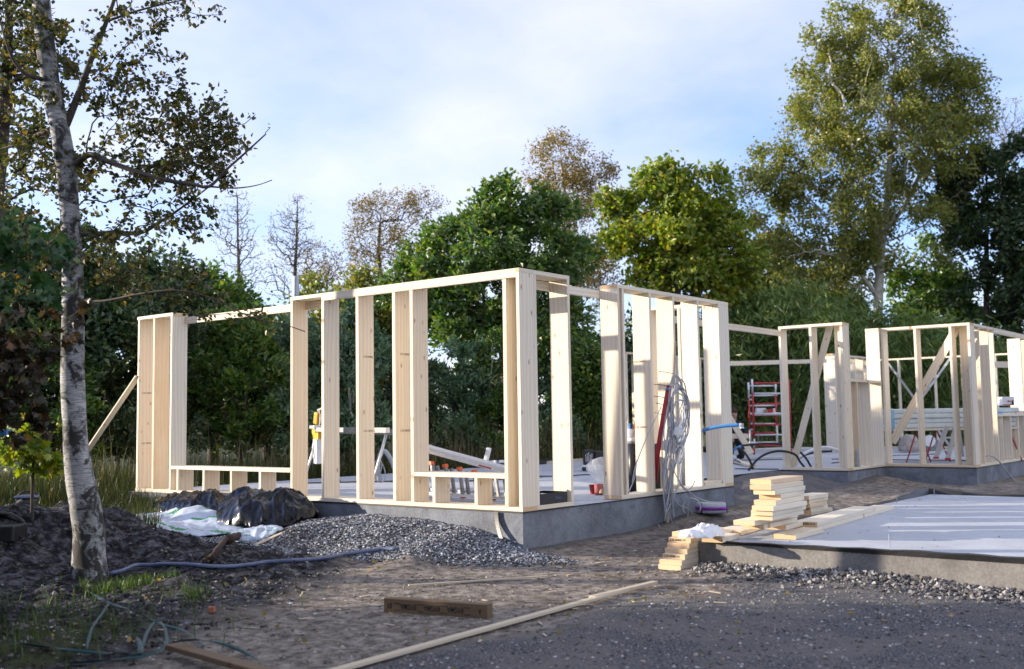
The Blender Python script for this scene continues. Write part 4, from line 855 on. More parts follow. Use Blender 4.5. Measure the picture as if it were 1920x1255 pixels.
for (x0_, x1_, y_) in ((1235, 1262, 697), (1226, 1256, 721), (1226, 1248, 743), (1230, 1244, 756), (1227, 1240, 774)):
    MB().tube([W_(x0_, y_, 0.02), W_((x0_+x1_)/2, y_+1, -0.05), W_(x1_, y_+4, -0.10)], 0.004, 5).build('tie_wire', M['ink'], w)
MB().tube([W_(1228, 905, 0.10), W_(1233, 850, 0.04), W_(1245, 775, -0.02), W_(1254, 724, -0.03)], 0.030, 12).build('red_conduit', M['red_pipe'], w, True)
MB().tube([W_(1248, 731, -0.035), W_(1257, 729, -0.06)], 0.012, 6).build('blue_tie', M['blue_pipe'], w)
o = crumple('clear_wrap', W_(1272, 812, -0.16), 0.10, 0.06, 0.16, [M['clear_sheet']], 12, 22, 1.5, base=W_(1272, 812, -0.16)[2]-0.05); tag(o, 'bunched clear plastic wrap inside the cable coil', 'plastic wrap')
o = crumple('white_sack', V([2.95, 0.33, 0]), 0.13, 0.10, 0.20, [M['white_sheet']], 15, 20, 1.2, base=0.55); tag(o, 'white plastic hood over the conduits behind the red pipe', 'plastic wrap')
w = thing('riser_pipe', (2.28, 0.35, 0), 'black riser pipe with orange and blue conduits poking out, behind the wall', 'pipe')
q = at_floor(1188, 924); q = V([2.35, 0.42, 0]); q = onY(1188, 930, 0.42); q[2] = 0
MB().tube([q, q+V([0, 0, 0.66])], 0.062, 16).build('black_sleeve', M['black'], w, True); MB().tube([q+V([0, 0, 0.62]), q+V([0, 0, 0.70]), q+V([0, 0, 0.80])], [0.066, 0.07, 0.062], 16).build('clear_wrap', M['clear_sheet'], w, True)
MB().tube([q+V([0, 0, 0.645]), q+V([0, 0, 0.685])], 0.0715, 16).build('white_label', M['white'], w, True)
MB().tube([q+rv*0.02+V([0, 0, 0.7]), q+rv*0.045+V([0, 0, 0.89])], 0.018, 10).build('orange_conduit', M['orange'], w, True); MB().tube([q-rv*0.03+V([0, 0, 0.7]), q-rv*0.025+V([0, 0, 0.87])], 0.016, 10).build('blue_conduit', M['blue_pipe'], w, True)
q3 = V([3.35, 0.42, 0]); o = MB().tube([q3, q3+V([0, 0, 0.6])], 0.07, 14).build('black_sleeve', M['black'], None, True); tag(o, 'black riser sleeve behind the red conduit', 'pipe')
q3 = V([3.05, 0.36, 0]); o = MB().tube([q3, q3+V([0.03, -0.02, 0.46])], 0.055, 14).build('rust_red_sleeve', plain('rust_red', (0.36, 0.08, 0.04), 0.6), None, True); tag(o, 'rust red riser sleeve beside the red conduit', 'pipe')
for i, (px_, py_, r_, m_, lb) in enumerate(((1281, 905, 0.022, 'alu', 'thin steel riser pipe behind the cable bundle'), (1276, 905, 0.018, 'white', 'thin white riser pipe behind the cable bundle'))):
    q = onY(px_, py_, 0.40); o = MB().tube([V([q[0], q[1], 0]), V([q[0], q[1], 0.85])], r_, 10).build('riser_pipe', M[m_], None, True); tag(o, lb, 'pipe')
w = thing('blue_pipe', (3.4, 0.4, 0), 'blue water pipe bending out to the right over the wall plate', 'pipe')
Dq = np.dot(onY(1300, 815, 0.15)-CAM, _f)
MB().tube(spline([at(1262, 875, Dq+0.3), at(1270, 840, Dq+0.15), at(1290, 822, Dq), at(1320, 807, Dq-0.1), at(1350, 800, Dq-0.2), at(1388, 797, Dq-0.3)], 6), 0.022, 12).build('pipe', M['blue_pipe'], w, True)
MB().tube([at(1386, 797, Dq-0.3), at(1394, 798, Dq-0.31)], 0.026, 10).build('tape', M['clear_sheet'], w, True)
o = crumple('tape_end', at(1391, 804, Dq-0.3), 0.03, 0.03, 0.05, [M['white_sheet']], 19, 10, base=at(1391, 806, Dq-0.3)[2]); o.parent = w; o.matrix_local = WM[w].inverted() @ WM[o]
w = thing('black_pipe', (3.9, 0.4, 0), 'thick black insulated pipe with taped end bending out to the right', 'pipe'); Dq = np.dot(onY(1340, 845, 0.3)-CAM, _f)
MB().tube(spline([at(1268, 900, Dq+0.2), at(1280, 855, Dq+0.1), at(1300, 842, Dq), at(1330, 844, Dq), at(1358, 852, Dq-0.05)], 6), 0.045, 12).build('pipe', M['black'], w, True)
MB().tube([at(1357, 852, Dq-0.05), at(1378, 862, Dq-0.1)], 0.05, 12).build('tape', M['white_sheet'], w, True); MB().tube([at(1377, 861.5, Dq-0.1), at(1389, 867, Dq-0.12)], 0.016, 8).build('inner_pipe', M['steel'], w, True)
o = board_line('timber_offcut', at_floor(1374, 868)+V([0, 0, .06]), at_floor(1410, 876)+V([0, 0, .02]), 0.14, 0.045, (0, 1, 0)); tag(o, 'board offcut on the slab under the black pipe end', 'board')
def arch(name, pts, r, mat, lab, D): return cable(name, [at(x, y, D) for x, y in pts], r, mat, lab, 'conduit', 8)
arch('black_conduit', [(1403, 883), (1420, 862), (1440, 850), (1465, 846), (1490, 852), (1500, 866), (1508, 876)], 0.020, M['black'], 'lower black conduit arching beside the middle wall', 18.3)
arch('black_conduit', [(1389, 836), (1410, 834), (1440, 832), (1470, 834), (1492, 842), (1510, 858), (1521, 876)], 0.020, M['black'], 'upper longer black conduit arching beside the middle wall', 18.9)
arch('black_conduit', [(1412, 880), (1405, 862), (1393, 846), (1383, 840)], 0.020, M['black'], 'short black conduit rising to blue taped ends', 18.6)
arch('white_conduit', [(1487, 866), (1500, 856), (1520, 845), (1545, 839), (1570, 844), (1585, 858)], 0.028, M['white'], 'white conduit arching behind the middle wall', 20.5)
arch('black_conduit', [(1482, 870), (1500, 858), (1525, 849), (1560, 846)], 0.022, M['black'], 'black conduit arching alongside the white one', 20.8)
o = MB().tube([at(1377, 843, 18.7), at(1389, 837, 18.8)], 0.024, 8).build('taped_end', M['blue_pipe'], None, True); tag(o, 'blue taped end of a conduit by the wall end', 'conduit')
# ---- rolling scaffold
w = thing('scaffold_tower', (15.5, 5.0, 0), 'narrow rolling scaffold with red and silver rungs', 'scaffold'); Ds = 23.6
sc = Ds/FPX; P0 = at(1412, 850, Ds); fl = lambda px, py, D=Ds: at(px, py, D)
def seg(nm, q0, q1, D, r, m): MB().tube([at(*q0, D), at(*q1, D)], r, 8).build(nm, M[m], w, True)
seg('post', (1410, 711), (1411, 737), Ds, 0.024, 'alu'); seg('post', (1411, 737), (1414, 823), Ds, 0.024, 'red'); seg('post', (1414, 823), (1414, 842), Ds, 0.024, 'alu')
seg('post', (1479, 713), (1483, 842), Ds, 0.024, 'red')
for y0_, y1_, m_ in ((719, 718.5, 'red'), (738, 738, 'alu'), (758, 757, 'red'), (776, 776, 'alu'), (797, 796, 'red'), (816, 815, 'alu'), (836, 835, 'red')): seg('rung', (1413, y0_), (1480, y1_), Ds, 0.019, m_)
D2_ = Ds+1.1
seg('post', (1403, 717), (1404, 747), D2_, 0.024, 'alu'); seg('post', (1404, 747), (1406, 806), D2_, 0.024, 'red'); seg('post', (1406, 806), (1407, 836), D2_, 0.024, 'alu')
seg('post', (1454, 717), (1454, 742), D2_, 0.024, 'alu'); seg('post', (1454, 742), (1456, 797), D2_, 0.024, 'red'); seg('post', (1456, 797), (1458, 836), D2_, 0.024, 'alu')
for y0_, m_ in ((724, 'alu'), (742, 'alu'), (761, 'alu'), (779, 'red'), (795, 'alu'), (812, 'red'), (830, 'alu')): seg('rung', (1404, y0_), (1457, y0_-0.5), D2_, 0.019, m_)
seg('side_rail', (1405, 750), (1412, 749), Ds+0.5, 0.016, 'alu'); seg('side_rail', (1407, 805), (1413, 806), Ds+0.5, 0.016, 'alu')
b = MB(); b.add([at(1414, 775, Ds), at(1480, 774.5, Ds), at(1457, 773.5, D2_), at(1406, 774, D2_), at(1414, 779, Ds), at(1480, 778.5, Ds), at(1457, 776.5, D2_), at(1406, 777, D2_)], [(0, 1, 2, 3), (7, 6, 5, 4), (0, 4, 5, 1), (1, 5, 6, 2), (2, 6, 7, 3), (3, 7, 4, 0)]); b.build('platform', M['white'], w)
for px_ in (1413.5, 1483): MB().lathe(at(px_, 848, Ds)-rv*0.0, [(0.0, -0.02), (0.055, -0.018), (0.06, 0.0), (0.055, 0.018), (0.0, 0.02)], 14, axis=rv).build('wheel', M['red'], w)
for px_ in (1413.5, 1483): seg('caster_fork', (px_, 840), (px_, 848), Ds, 0.028, 'red')
def small(nm, px0, px1, py0, py1, D, mat, lab, cat, dep=0.14):
    a_, b_ = at(px0, py1, D), at(px1, py0, D); o = obox(a_, np.dot(b_-a_, rv), dep, b_[2]-a_[2], nm, mat, None, 0.01); return tag(o, lab, cat)
small('white_tub', 1419, 1436, 765, 774.5, Ds+0.15, M['white'], 'white plastic tub on the scaffold platform', 'tub'); small('red_box', 1440, 1449, 767, 774.5, Ds+0.15, M['red'], 'red tool packet on the scaffold platform', 'box')
small('brown_tin', 1433.2, 1439, 768, 774.5, Ds+0.02, M['card'], 'brown tin between tub and red packet on the scaffold', 'tin', 0.08); small('white_can', 1450, 1454, 766, 774.5, Ds+0.15, M['white'], 'small white can at the end of the scaffold platform', 'can', 0.06)
# ---- wooden trestle and the kneeling person behind it
w = thing('wooden_trestle', at_floor(1408, 850), 'wooden trestle of crossed pale boards left of the scaffold', 'trestle'); Dt = 22.0
board_line('leg', at(1368, 783, Dt), at(1409, 851, Dt), 0.12, 0.03, rv, w); board_line('cross_rail', at(1362, 818, Dt+0.05), at(1403, 818, Dt+0.05), 0.10, 0.03, (0, 0, 1), w)
board_line('leg', at(1350, 783, Dt+0.6), at(1352, 848, Dt+0.6), 0.10, 0.03, rv, w)
def person():
    D = 22.9; base = at(1379, 848, D); base[2] = 0.0
    w = thing('person', base, 'person in dark clothes and brown knit cap kneeling behind the wooden trestle', 'person')
    def q(r_, b_, z): return base+rv*r_+bk*b_+V([0, 0, z])
    J = [q(-0.02, 0.05, 0.44), q(-0.03, 0.04, 0.60), q(-0.04, 0.0, 0.78), q(-0.04, -0.04, 0.86),         # 0 pelvis,1 waist,2 chest,3 neck base
         q(-0.23, 0.0, 0.78), q(-0.30, -0.12, 0.56), q(-0.14, -0.30, 0.48),                             # 4 shoulder L,5 elbow,6 wrist
         q(0.15, 0.0, 0.78), q(0.22, -0.12, 0.56), q(0.06, -0.30, 0.48),                                # 7..9
         q(-0.12, 0.04, 0.42), q(-0.15, -0.34, 0.40), q(-0.15, -0.30, 0.05), q(-0.15, -0.42, 0.04),       # 10 hip,11 knee (raised),12 ankle,13 toe
         q(0.09, 0.04, 0.40), q(0.12, -0.12, 0.07), q(0.12, 0.30, 0.07), q(0.12, 0.36, 0.04)]             # 14 hip,15 knee on floor,16 ankle,17 toe
    E_ = [(0, 1), (1, 2), (2, 3), (2, 4), (4, 5), (5, 6), (2, 7), (7, 8), (8, 9), (0, 10), (10, 11), (11, 12), (12, 13), (0, 14), (14, 15), (15, 16), (16, 17)]
    Rr = [0.14, 0.13, 0.15, 0.06, 0.075, 0.05, 0.035, 0.075, 0.05, 0.035, 0.10, 0.075, 0.05, 0.035, 0.10, 0.075, 0.05, 0.035]
    me = bpy.data.meshes.new('body'); me.from_pydata([tuple(p-base) for p in J], E_, []); me.materials.append(M['cloth_dark'])
    o = bpy.data.objects.new('body', me); place(o, Matrix.Translation(Vector(base)), w)
    sk = o.modifiers.new('skin', 'SKIN'); sv = me.skin_vertices[0].data
    for i, r_ in enumerate(Rr): sv[i].radius = (r_, r_*0.85)
    sv[0].use_root = True; ss = o.modifiers.new('sub', 'SUBSURF'); ss.levels = ss.render_levels = 2
    hc = q(-0.04, -0.09, 1.0)     # head
    b = MB(); b.lathe(hc-V([0, 0, 0.12]), [(0.03, -0.04), (0.045, 0.0), (0.065, 0.03), (0.078, 0.08), (0.082, 0.13), (0.078, 0.18), (0.055, 0.215), (0.01, 0.23)], 18); b.build('head', M['skin'], w, True)
    fd = -bk; b = MB(); b.bar(hc+fd*0.07-V([0, 0, 0.005]), hc+fd*0.10-V([0, 0, 0.03]), 0.022, 0.022); b.build('nose', M['skin'], w)
    for sg in (-1, 1):
        MB().lathe(hc+fd*0.074+rv*sg*0.03+V([0, 0, 0.01]), [(0, -0.004), (0.009, 0), (0, 0.004)], 8, axis=fd).build('eye', M['ink'], w); MB().lathe(hc+rv*sg*0.082, [(0, -0.006), (0.022, 0), (0, 0.006)], 10, axis=rv).build('ear', M['skin'], w)
    MB().bar(hc+fd*0.074-rv*0.02-V([0, 0, 0.055]), hc+fd*0.074+rv*0.02-V([0, 0, 0.055]), 0.008, 0.006).build('mouth', M['red_pipe'], w)
    MB().lathe(hc+V([0, 0, 0.03]), [(0.085, -0.01), (0.09, 0.02), (0.086, 0.06), (0.06, 0.095), (0.015, 0.11)], 18).build('cap', M['cap'], w, True)
    MB().lathe(q(-0.04, -0.05, 0.87), [(0.062, -0.02), (0.066, 0.0), (0.058, 0.02)], 14).build('collar', M['white_sheet'], w, True)
    for sg, wr in ((-1, J[6]), (1, J[9])):     # hands with four fingers and a thumb, holding the board
        d = -bk*0.7+rv*(-sg)*0.0-V([0, 0, 0.5]); d = d/np.linalg.norm(d); b = MB(); b.tube([wr, wr+d*0.05, wr+d*0.09], [0.03, 0.038, 0.034], 8)
        for k_, ln in enumerate((0.055, 0.065, 0.06, 0.045)):
            s0 = wr+d*0.085+rv*(k_-1.5)*0.018; b.tube([s0, s0+d*ln*0.5, s0+d*ln*0.8-bk*(-0.02)-V([0, 0, 0.015])], [0.009, 0.0085, 0.007], 6)
        s0 = wr+d*0.03-rv*sg*0.03; b.tube([s0, s0+d*0.03-rv*sg*0.018, s0+d*0.06-rv*sg*0.015], [0.011, 0.01, 0.008], 6); b.build('hand', M['skin'], w, True)
person()
# ---- insulation on a bench, trestle, step ladder, sack, box
Di = 20.2
def slabpx(nm, x0, x1, y0, y1, D0_, D1_, dep, mat, par, bev=0.03):
    a0, a1 = at(x0, y1, D0_), at(x1, y1, D1_); h0_ = (y1-y0)*D0_/FPX; d = a1-a0; d[2] = 0; L_ = np.linalg.norm(d); d /= L_; n_ = V([-d[1], d[0], 0]); n_ = n_ if np.dot(n_, bk) > 0 else -n_
    b = MB(); vs = [V([a0[0], a0[1], a0[2]])+d*L_*a_+n_*dep*b_+V([0, 0, h0_*c_]) for c_ in (0, 1) for a_, b_ in ((0, 0), (1, 0), (1, 1), (0, 1))]
    b.add(vs, [(0,3,2,1),(4,5,6,7),(0,1,5,4),(1,2,6,5),(2,3,7,6),(3,0,4,7)]); return b.build(nm, mat, par, bevel=bev)
w = thing('insulation_stack', at(1760, 806, Di), 'stack of pale green wrapped insulation slabs on the bench', 'insulation')
for i in range(4):
    y1_ = 804-i*9.2; slabpx('insulation_slab', 1674+(i % 2), 1912-2*(i % 3), y1_-9.0, y1_, Di+0.02*(i % 2), Di+0.3, 0.9, M['insul'], w, 0.02)
slabpx('plastic_cover', 1671, 1679, 769, 806, Di-0.03, Di-0.03, 0.9, M['blue_wrap'], w, 0.02)
w = thing('work_bench', at(1760, 842, Di), 'low bench of boards carrying the wrapped insulation', 'bench')
slabpx('top', 1676, 1912, 804.6, 808.6, Di-0.03, Di+0.28, 0.95, M['wood'], w, 0.004)
zb = at(1700, 809, Di)[2]-0.005
for px_, m_ in ((1720, 'red'), (1755, 'red'), (1890, 'red')):
    t0 = at(px_, 809, Di+0.3)
    for sg in (-1, 1): MB().tube([V([t0[0], t0[1], zb])+rv*0.02*sg, V([t0[0], t0[1], 0.0])+rv*0.24*sg], 0.014, 8).build('trestle_leg', M[m_], w, True)
w = thing('step_ladder', at_floor(1768, 862), 'white aluminium step ladder standing beside the bench', 'step ladder'); Dl = 19.2
def lp(px, py, dD=0): return at(px, py, Dl+dD)
for q0, q1 in (((1775, 800), (1755, 858)), ((1792, 801), (1777, 860))): st_ = MB().bar(lp(*q0), lp(*q1), 0.035, 0.075, up=rv).build('stile', M['alu'], w); MB().bar(lp(*q1)+V([0, 0, 0.01]), lp(*q1)-V([0, 0, 0.025]), 0.05, 0.09, up=rv).build('foot', M['red'], st_)
for q0, q1 in (((1798, 800), (1806, 856)), ((1785, 800), (1800, 858))): MB().bar(lp(*q0, 0.5), lp(*q1, 0.9), 0.03, 0.04, up=rv).build('rear_stile', M['alu'], w)
for q0, q1 in (((1773, 800), (1794, 800)), ((1768, 821), (1787, 821)), ((1761, 844), (1782, 845))): MB().bar(lp(*q0, 0.03), lp(*q1, 0.03), 0.12, 0.03).build('tread', M['alu'], w)
o = crumple('rubble_sack', at_floor(1706, 848), 0.32, 0.25, 0.62, [M['sack']], 23, 24, 0.6, base=0.0); tag(o, 'grey bulging rubbish sack under the bench', 'sack')
w = thing('saw_table', at_floor(1755, 848)+bk*1.2, 'jumble of dark machine parts under the bench behind the step ladder', 'machine')
q = at_floor(1750, 848)+bk*1.0; obox(q-rv*0.35, 0.9, 0.4, 0.28, 'machine_body', M['alu_grey'], w); obox(q-rv*0.2+V([0, 0, 0.29]), 0.4, 0.3, 0.12, 'motor', M['black'], w); MB().lathe(q+rv*0.3-bk*0.05+V([0, 0, 0.25]), [(0.02, 0), (0.15, 0.002), (0.15, 0.02), (0.02, 0.022)], 18, axis=bk).build('hose_reel', M['white'], w)
Dx = np.dot(onY(1890, 752, -1.0)-CAM, _f)
w = thing('white_carton', at(1890, 770, Di+0.3), 'white carton with small red and blue print on the insulation, at right edge', 'carton')
a_, b_ = at(1879.5, 760.5, Di+0.25), at(1902, 744, Di+0.25); obox(a_, np.dot(b_-a_, rv), 0.25, b_[2]-a_[2], 'carton', M['white'], w, 0.006)
MB().bar(at(1889, 752.5, Di+0.24), at(1895, 752.5, Di+0.24), 0.003, 0.025).build('red_label', M['red'], w); MB().bar(at(1880, 759, Di+0.24), at(1901, 759, Di+0.24), 0.003, 0.012).build('red_stripe', M['red'], w); MB().bar(at(1898.7, 751, Di+0.238), at(1898.9, 759, Di+0.238), 0.03, 0.003, up=bk).build('blue_print', M['ink'], w)
q = onY(1875, 776, -1.40); o = crumple('blue_glove', V([q[0], -1.40, 0]), 0.10, 0.06, 0.05, [M['blue_pipe']], 27, 14, base=0.905); tag(o, 'blue cloth glove lying on the window sill at right', 'glove')
q = onY(1905, 776, -1.45); o = board('timber_offcut', (q[0]-0.15, -1.5, 0.911), (q[0]+0.35, -1.40, 0.945)); tag(o, 'short pale offcut lying on the window sill at right', 'board')
yq = -1.62; cable('white_cable', [onY(1849, 856, -1.52), onY(1855, 854, -1.55), onY(1872, 864, -1.62), onY(1888, 885, -1.70), onY(1905, 902, -1.75), onY(1935, 912, -1.8)], 0.012, M['grey_cable'], 'pale cable hanging out over the foundation at the right edge', 'cable', 8)

# ================================================================ THINGS ON THE PLOT
_Ds = np.concatenate([np.arange(3.5, 16, 0.015), np.arange(16, 40, 0.05)])
def G(px, py):
    Q = CAM+ray(px, py)[None]*_Ds[:, None]; k = int(np.argmax(Q[:, 2] < terrain(Q[:, 0], Q[:, 1]))); p = Q[k].copy(); p[2] = float(terrain(p[0], p[1])); return p
# cable drum with purple band
p = onZ(1328, 968, -0.30); p = V([p[0], min(p[1], -0.30), float(terrain(p[0], -0.3))+0.01])
w = thing('cable_coil', p, 'coil of grey cable with a purple printed band by the foundation', 'cable coil')
MB().lathe(p, [(0.10, 0.0), (0.18, 0.004), (0.195, 0.02), (0.195, 0.10), (0.18, 0.125), (0.11, 0.13), (0.10, 0.12)], 36).build('coil', M['grey_cable'], w, True)
MB().lathe(p+V([0, 0, 0.042]), [(0.19, 0.0), (0.199, 0.001), (0.199, 0.042), (0.19, 0.043)], 36).build('band', M['purple'], w, True)
dirv = CAM-p; dirv[2] = 0; dirv /= np.linalg.norm(dirv); a0 = math.atan2(dirv[1], dirv[0])
for word, ac in (('Prysmian', a0+0.42), ('Prysmian', a0-0.42)):
    for i, ch in enumerate(word):
        aa = ac-(i-3.5)*0.092*-1*-1; aa = ac+(i-3.5)*0.085; rr = 0.2005
        text('letter', ch, 0.030, p+V([rr*math.cos(aa), rr*math.sin(aa), 0.064]), (-math.sin(aa), math.cos(aa), 0), (0, 0, 1), M['ink'], w)
for aa in (a0-0.65, a0+1.3): MB().bar(p+V([0.2*math.cos(aa), 0.2*math.sin(aa), 0.0]), p+V([0.2*math.cos(aa), 0.2*math.sin(aa), 0.135]), 0.015, 0.006, up=(math.cos(aa), math.sin(aa), 0)).build('strap', M['black'], w)
for i in range(3):
    c_ = p+V([-0.30-0.03*i, 0.10, 0.0]); MB().tube([c_+rv*0.11*math.cos(t)+V([0.02*i, 0, 0.09+0.11*math.sin(t)]) for t in np.linspace(-0.6, 3.9, 14)], 0.006, 6).build('loose_loop', M['grey_cable'], w, True)
# brown timber with printed maker's name, upside down
g0, g1 = G(720, 1148), G(914, 1162); d = g1-g0; d[2] = 0; L_ = np.linalg.norm(d); d /= L_; n_ = V([-d[1], d[0], 0]); n_ = n_ if np.dot(n_, bk) > 0 else -n_
zt = float(terrain(g0[0], g0[1])); hh_ = 0.105; th = 0.085
w = thing('timber_post', (g0+g1)/2, 'brown treated timber offcut printed with upside-down letters on the sand', 'timber')
ce = (g0+g1)/2+n_*th/2; ce[2] = zt+hh_/2-0.006
board_line('post', ce-d*L_/2, ce+d*L_/2, hh_, th, (0, 0, 1), w, M['wood_brown'])
for k_, s_ in enumerate((0.02, 0.245, 0.475, 0.70, 0.93)):
    c_ = ce-d*L_/2+d*(L_*s_)-n_*(th/2+0.0012)
    t_ = {0: 'BY', 4: 'A'}.get(k_, 'BYGMA')
    text('lettering', t_, 0.060, c_+d*(0.03 if k_ == 0 else 0)+V([0, 0, 0.004]), -d, (0, 0, -1), M['ink'], w, 0.66)
    if k_ < 4:
        for dz in (0.022, -0.026): MB().bar(c_+d*L_*0.115+d*-0.026+V([0, 0, dz]), c_+d*L_*0.115+d*0.026+V([0, 0, dz]), 0.0006, 0.006).build('printed_line', M['ink'], w)
# laths on the sand
def lath(name, q0, q1, wid, t, label, lift=0.012, mat='wood_lath'):
    a_, b_ = G(*q0), G(*q1); zz = [float(terrain(*((a_+(b_-a_)*s)[:2]))) for s in np.linspace(0, 1, 9)]
    k = np.polyfit(np.linspace(0, 1, 9), zz, 1); a_[2] = k[1]+lift+t/2; b_[2] = k[0]+k[1]+lift+t/2
    o = board_line(name, a_, b_, wid, t, np.cross(b_-a_, V([0, 0, 1.0])), None, M[mat]); return tag(o, label, 'lath')
lath('long_lath', (596, 1275), (1190, 1108), 0.055, 0.022, 'long pale lath crossing the foreground diagonally', 0.015); lath('short_lath', (1110, 1129), (1228, 1099), 0.06, 0.022, 'short lath beside the far end of the long lath', 0.02)
lath('thin_lath', (766, 1102), (1027, 1085), 0.028, 0.012, 'thin lath on the sand behind the brown timber', 0.012)
for i, (q0, q1, lb) in enumerate((((470, 1012), (520, 994), 'left of three pale splinters on the gravel'), ((474, 1017), (528, 996), 'middle of three pale splinters on the gravel'), ((477, 1023), (534, 999), 'right of three pale splinters on the gravel'))): lath('wood_splinter', q0, q1, 0.05, 0.012, lb, 0.02)
o = lath('weathered_plank', (322, 1232), (520, 1290), 0.09, 0.03, 'dark weathered plank end at the bottom edge under green straps', 0.05, 'wood_brown'); o['category'] = 'plank'
# grey-blue conduit over the soil
key = V([(205, 1084), (240, 1073), (290, 1065), (340, 1062), (390, 1068), (430, 1070), (470, 1064), (530, 1058), (590, 1054), (625, 1049), (670, 1042), (720, 1034), (757, 1035)], dtype=float)
xx = np.linspace(205, 757, 46); yy = np.interp(xx, key[:, 0], key[:, 1]); pts = [G(x, y) for x, y in zip(xx, yy)]
zs = V([float(terrain(p[0], p[1])) for p in pts]); zs = V([max(zs[max(0, i-1):i+2])*0.6+zs[max(0, i-3):i+4].mean()*0.4 for i in range(len(zs))])
pts = [V([p[0], p[1], z+0.022]) for p, z in zip(pts, zs)][::2]
o = MB().tube(spline(pts, 3), 0.019, 8).build('grey_blue_conduit', M['hose_blue'], None, True); tag(o, 'grey-blue conduit snaking over the soil from birch to gravel', 'conduit')
# root
w = thing('tree_root', G(415, 1055), 'torn red-brown root lying on the soil heap', 'root')
for P_, r0 in (([(395, 1062), (410, 1040), (425, 1020), (440, 1012)], 0.035), ([(425, 1022), (450, 1013), (475, 1003), (492, 996)], 0.045), ([(405, 1050), (392, 1055), (378, 1066)], 0.02)):
    pp = [G(x, y)+V([0, 0, 0.05]) for x, y in P_]; sp_ = spline(pp, 4); MB().tube(sp_, [r0*(1-0.35*i/len(sp_))*(1+0.2*math.sin(i*2.3)) for i in range(len(sp_))], 8).build('branch', M['root'], w, True)
# sheets
o = crumple('black_sheet', V([-0.42, 3.55, 0]), 0.50, 0.80, 0.46, [M['black_sheet']], 3, 96, 1.25); tag(o, 'crumpled glossy black plastic sheet heaped against the foundation', 'plastic sheet')
o = crumple('white_sheet', V([-0.98, 4.75, 0]), 0.70, 1.4, 0.20, [M['white_sheet'], M['green_print']], 8, 90, 1.0, True); tag(o, 'torn white plastic sheet with green print on the gravel', 'plastic sheet')
o = crumple('black_sheet', V([-0.26, 5.15, 0]), 0.32, 0.95, 0.42, [M['black_sheet']], 13, 90, 1.25); tag(o, 'black plastic sheet bunched behind the torn white sheet', 'plastic sheet')
o = crumple('white_sheet', V([-1.02, 3.0, 0]), 0.26, 0.34, 0.10, [M['white_sheet'], M['green_print']], 18, 36, 1.0, True); tag(o, 'small white plastic scrap in front of the black heap', 'plastic sheet')
# brick bit, cable reel, coils, planks at the left edge
p = G(396, 1150); o = MB().bar(p-rv*0.02+V([0, 0, 0.02]), p+rv*0.025+V([0, 0, 0.022]), 0.05, 0.04).build('brick_fragment', M['brick'], None, bevel=0.004); tag(o, 'small red brick fragment in the dark soil', 'brick')
pr = at(50, 962, 13.0); w = thing('cable_reel', pr, 'black cable reel standing in the grass at left', 'cable reel')
MB().lathe(pr, [(0.14, 0), (0.15, 0.01), (0.13, 0.02)], 20).build('flange', M['black'], w, True); MB().lathe(pr+V([0, 0, 0.02]), [(0.12, 0), (0.135, 0.02), (0.122, 0.05), (0.137, 0.08), (0.122, 0.11), (0.135, 0.14), (0.12, 0.165)], 20).build('wound_cable', M['black'], w, True); MB().lathe(pr+V([0, 0, 0.186]), [(0.15, 0), (0.155, 0.01), (0.13, 0.03)], 20).build('flange', M['hose_blue'], w, True)
MB().tube(spline([pr-rv*0.12+V([0, 0, 0.2]), pr-rv*0.06+V([0, 0, 0.25]), pr+rv*0.08+V([0, 0, 0.26]), pr+rv*0.13+V([0, 0, 0.2])], 5), 0.012, 8).build('handle', M['black'], w, True)
w = thing('black_hose', at(20, 985, 10.2), 'black hose coil at the left edge of the plot', 'hose')
for i in range(3): MB().tube(spline([at(-20, 962+i*4, 10.0+0.1*i), at(15, 964+i*3, 10.1), at(38, 975+i*2, 10.1), at(44, 984+i*2, 10.1), at(25, 988+i*2, 10.0), at(-20, 980+i*4, 9.9)], 5), 0.020, 8).build('hose', M['black'], w, True)
o = board_line('white_board', at(-40, 980, 10.4), at(74, 972, 10.6), 0.10, 0.02, bk, None, M['white']); tag(o, 'white board lying across the soil at the left edge', 'board')
o = board_line('pale_board', at(-40, 987, 10.2), at(72, 978, 10.5), 0.10, 0.02, bk, None, M['wood_lath']); tag(o, 'pale wooden board under the white one at the left edge', 'board')
o = obox(at(-60, 1020, 9.8), 0.42, 0.3, 0.16, 'dark_crate', M['black'], None, 0.02); tag(o, 'dark crate under the hose at the left edge', 'crate')
o = obox(at(-25, 817, 9.0), 0.17, 0.1, 0.05, 'blue_box', M['blue_pipe'], None, 0.004); tag(o, 'blue box end at the left edge among leaves', 'box')
# green strapping in the near left corner
def strap(P_, w_, lab, D=None):
    pts = [G(x, y)+V([0, 0, h_]) for x, y, h_ in P_]; sp_ = spline(pts, 7); b = MB(); nrm = V([0, 0, 1.0])
    for i, p in enumerate(sp_):
        t = sp_[min(i+1, len(sp_)-1)]-sp_[max(i-1, 0)]; t = t/max(np.linalg.norm(t), 1e-6); tw = 0.9*math.sin(i*0.35); s_ = np.cross(t, nrm*math.cos(tw)+bk*math.sin(tw)); s_ = s_/max(np.linalg.norm(s_), 1e-6)
        b.v += [tuple(p+s_*w_/2), tuple(p-s_*w_/2)]
    b.f = [(2*i, 2*i+1, 2*i+3, 2*i+2) for i in range(len(sp_)-1)]; b.mi = [0]*len(b.f)
    o = b.build('packing_strap', M['strap'], None, True); s2 = o.modifiers.new('thick', 'SOLIDIFY'); s2.thickness = 0.0012; return tag(o, lab, 'strap', 'green packing straps')
strap([(135, 1105, 0.03), (165, 1118, 0.03), (205, 1140, 0.03), (250, 1160, 0.05), (300, 1185, 0.05), (345, 1196, 0.04), (378, 1212, 0.02), (370, 1222, 0.02)], 0.022, 'long green strap running from the birch foot down to the plank')
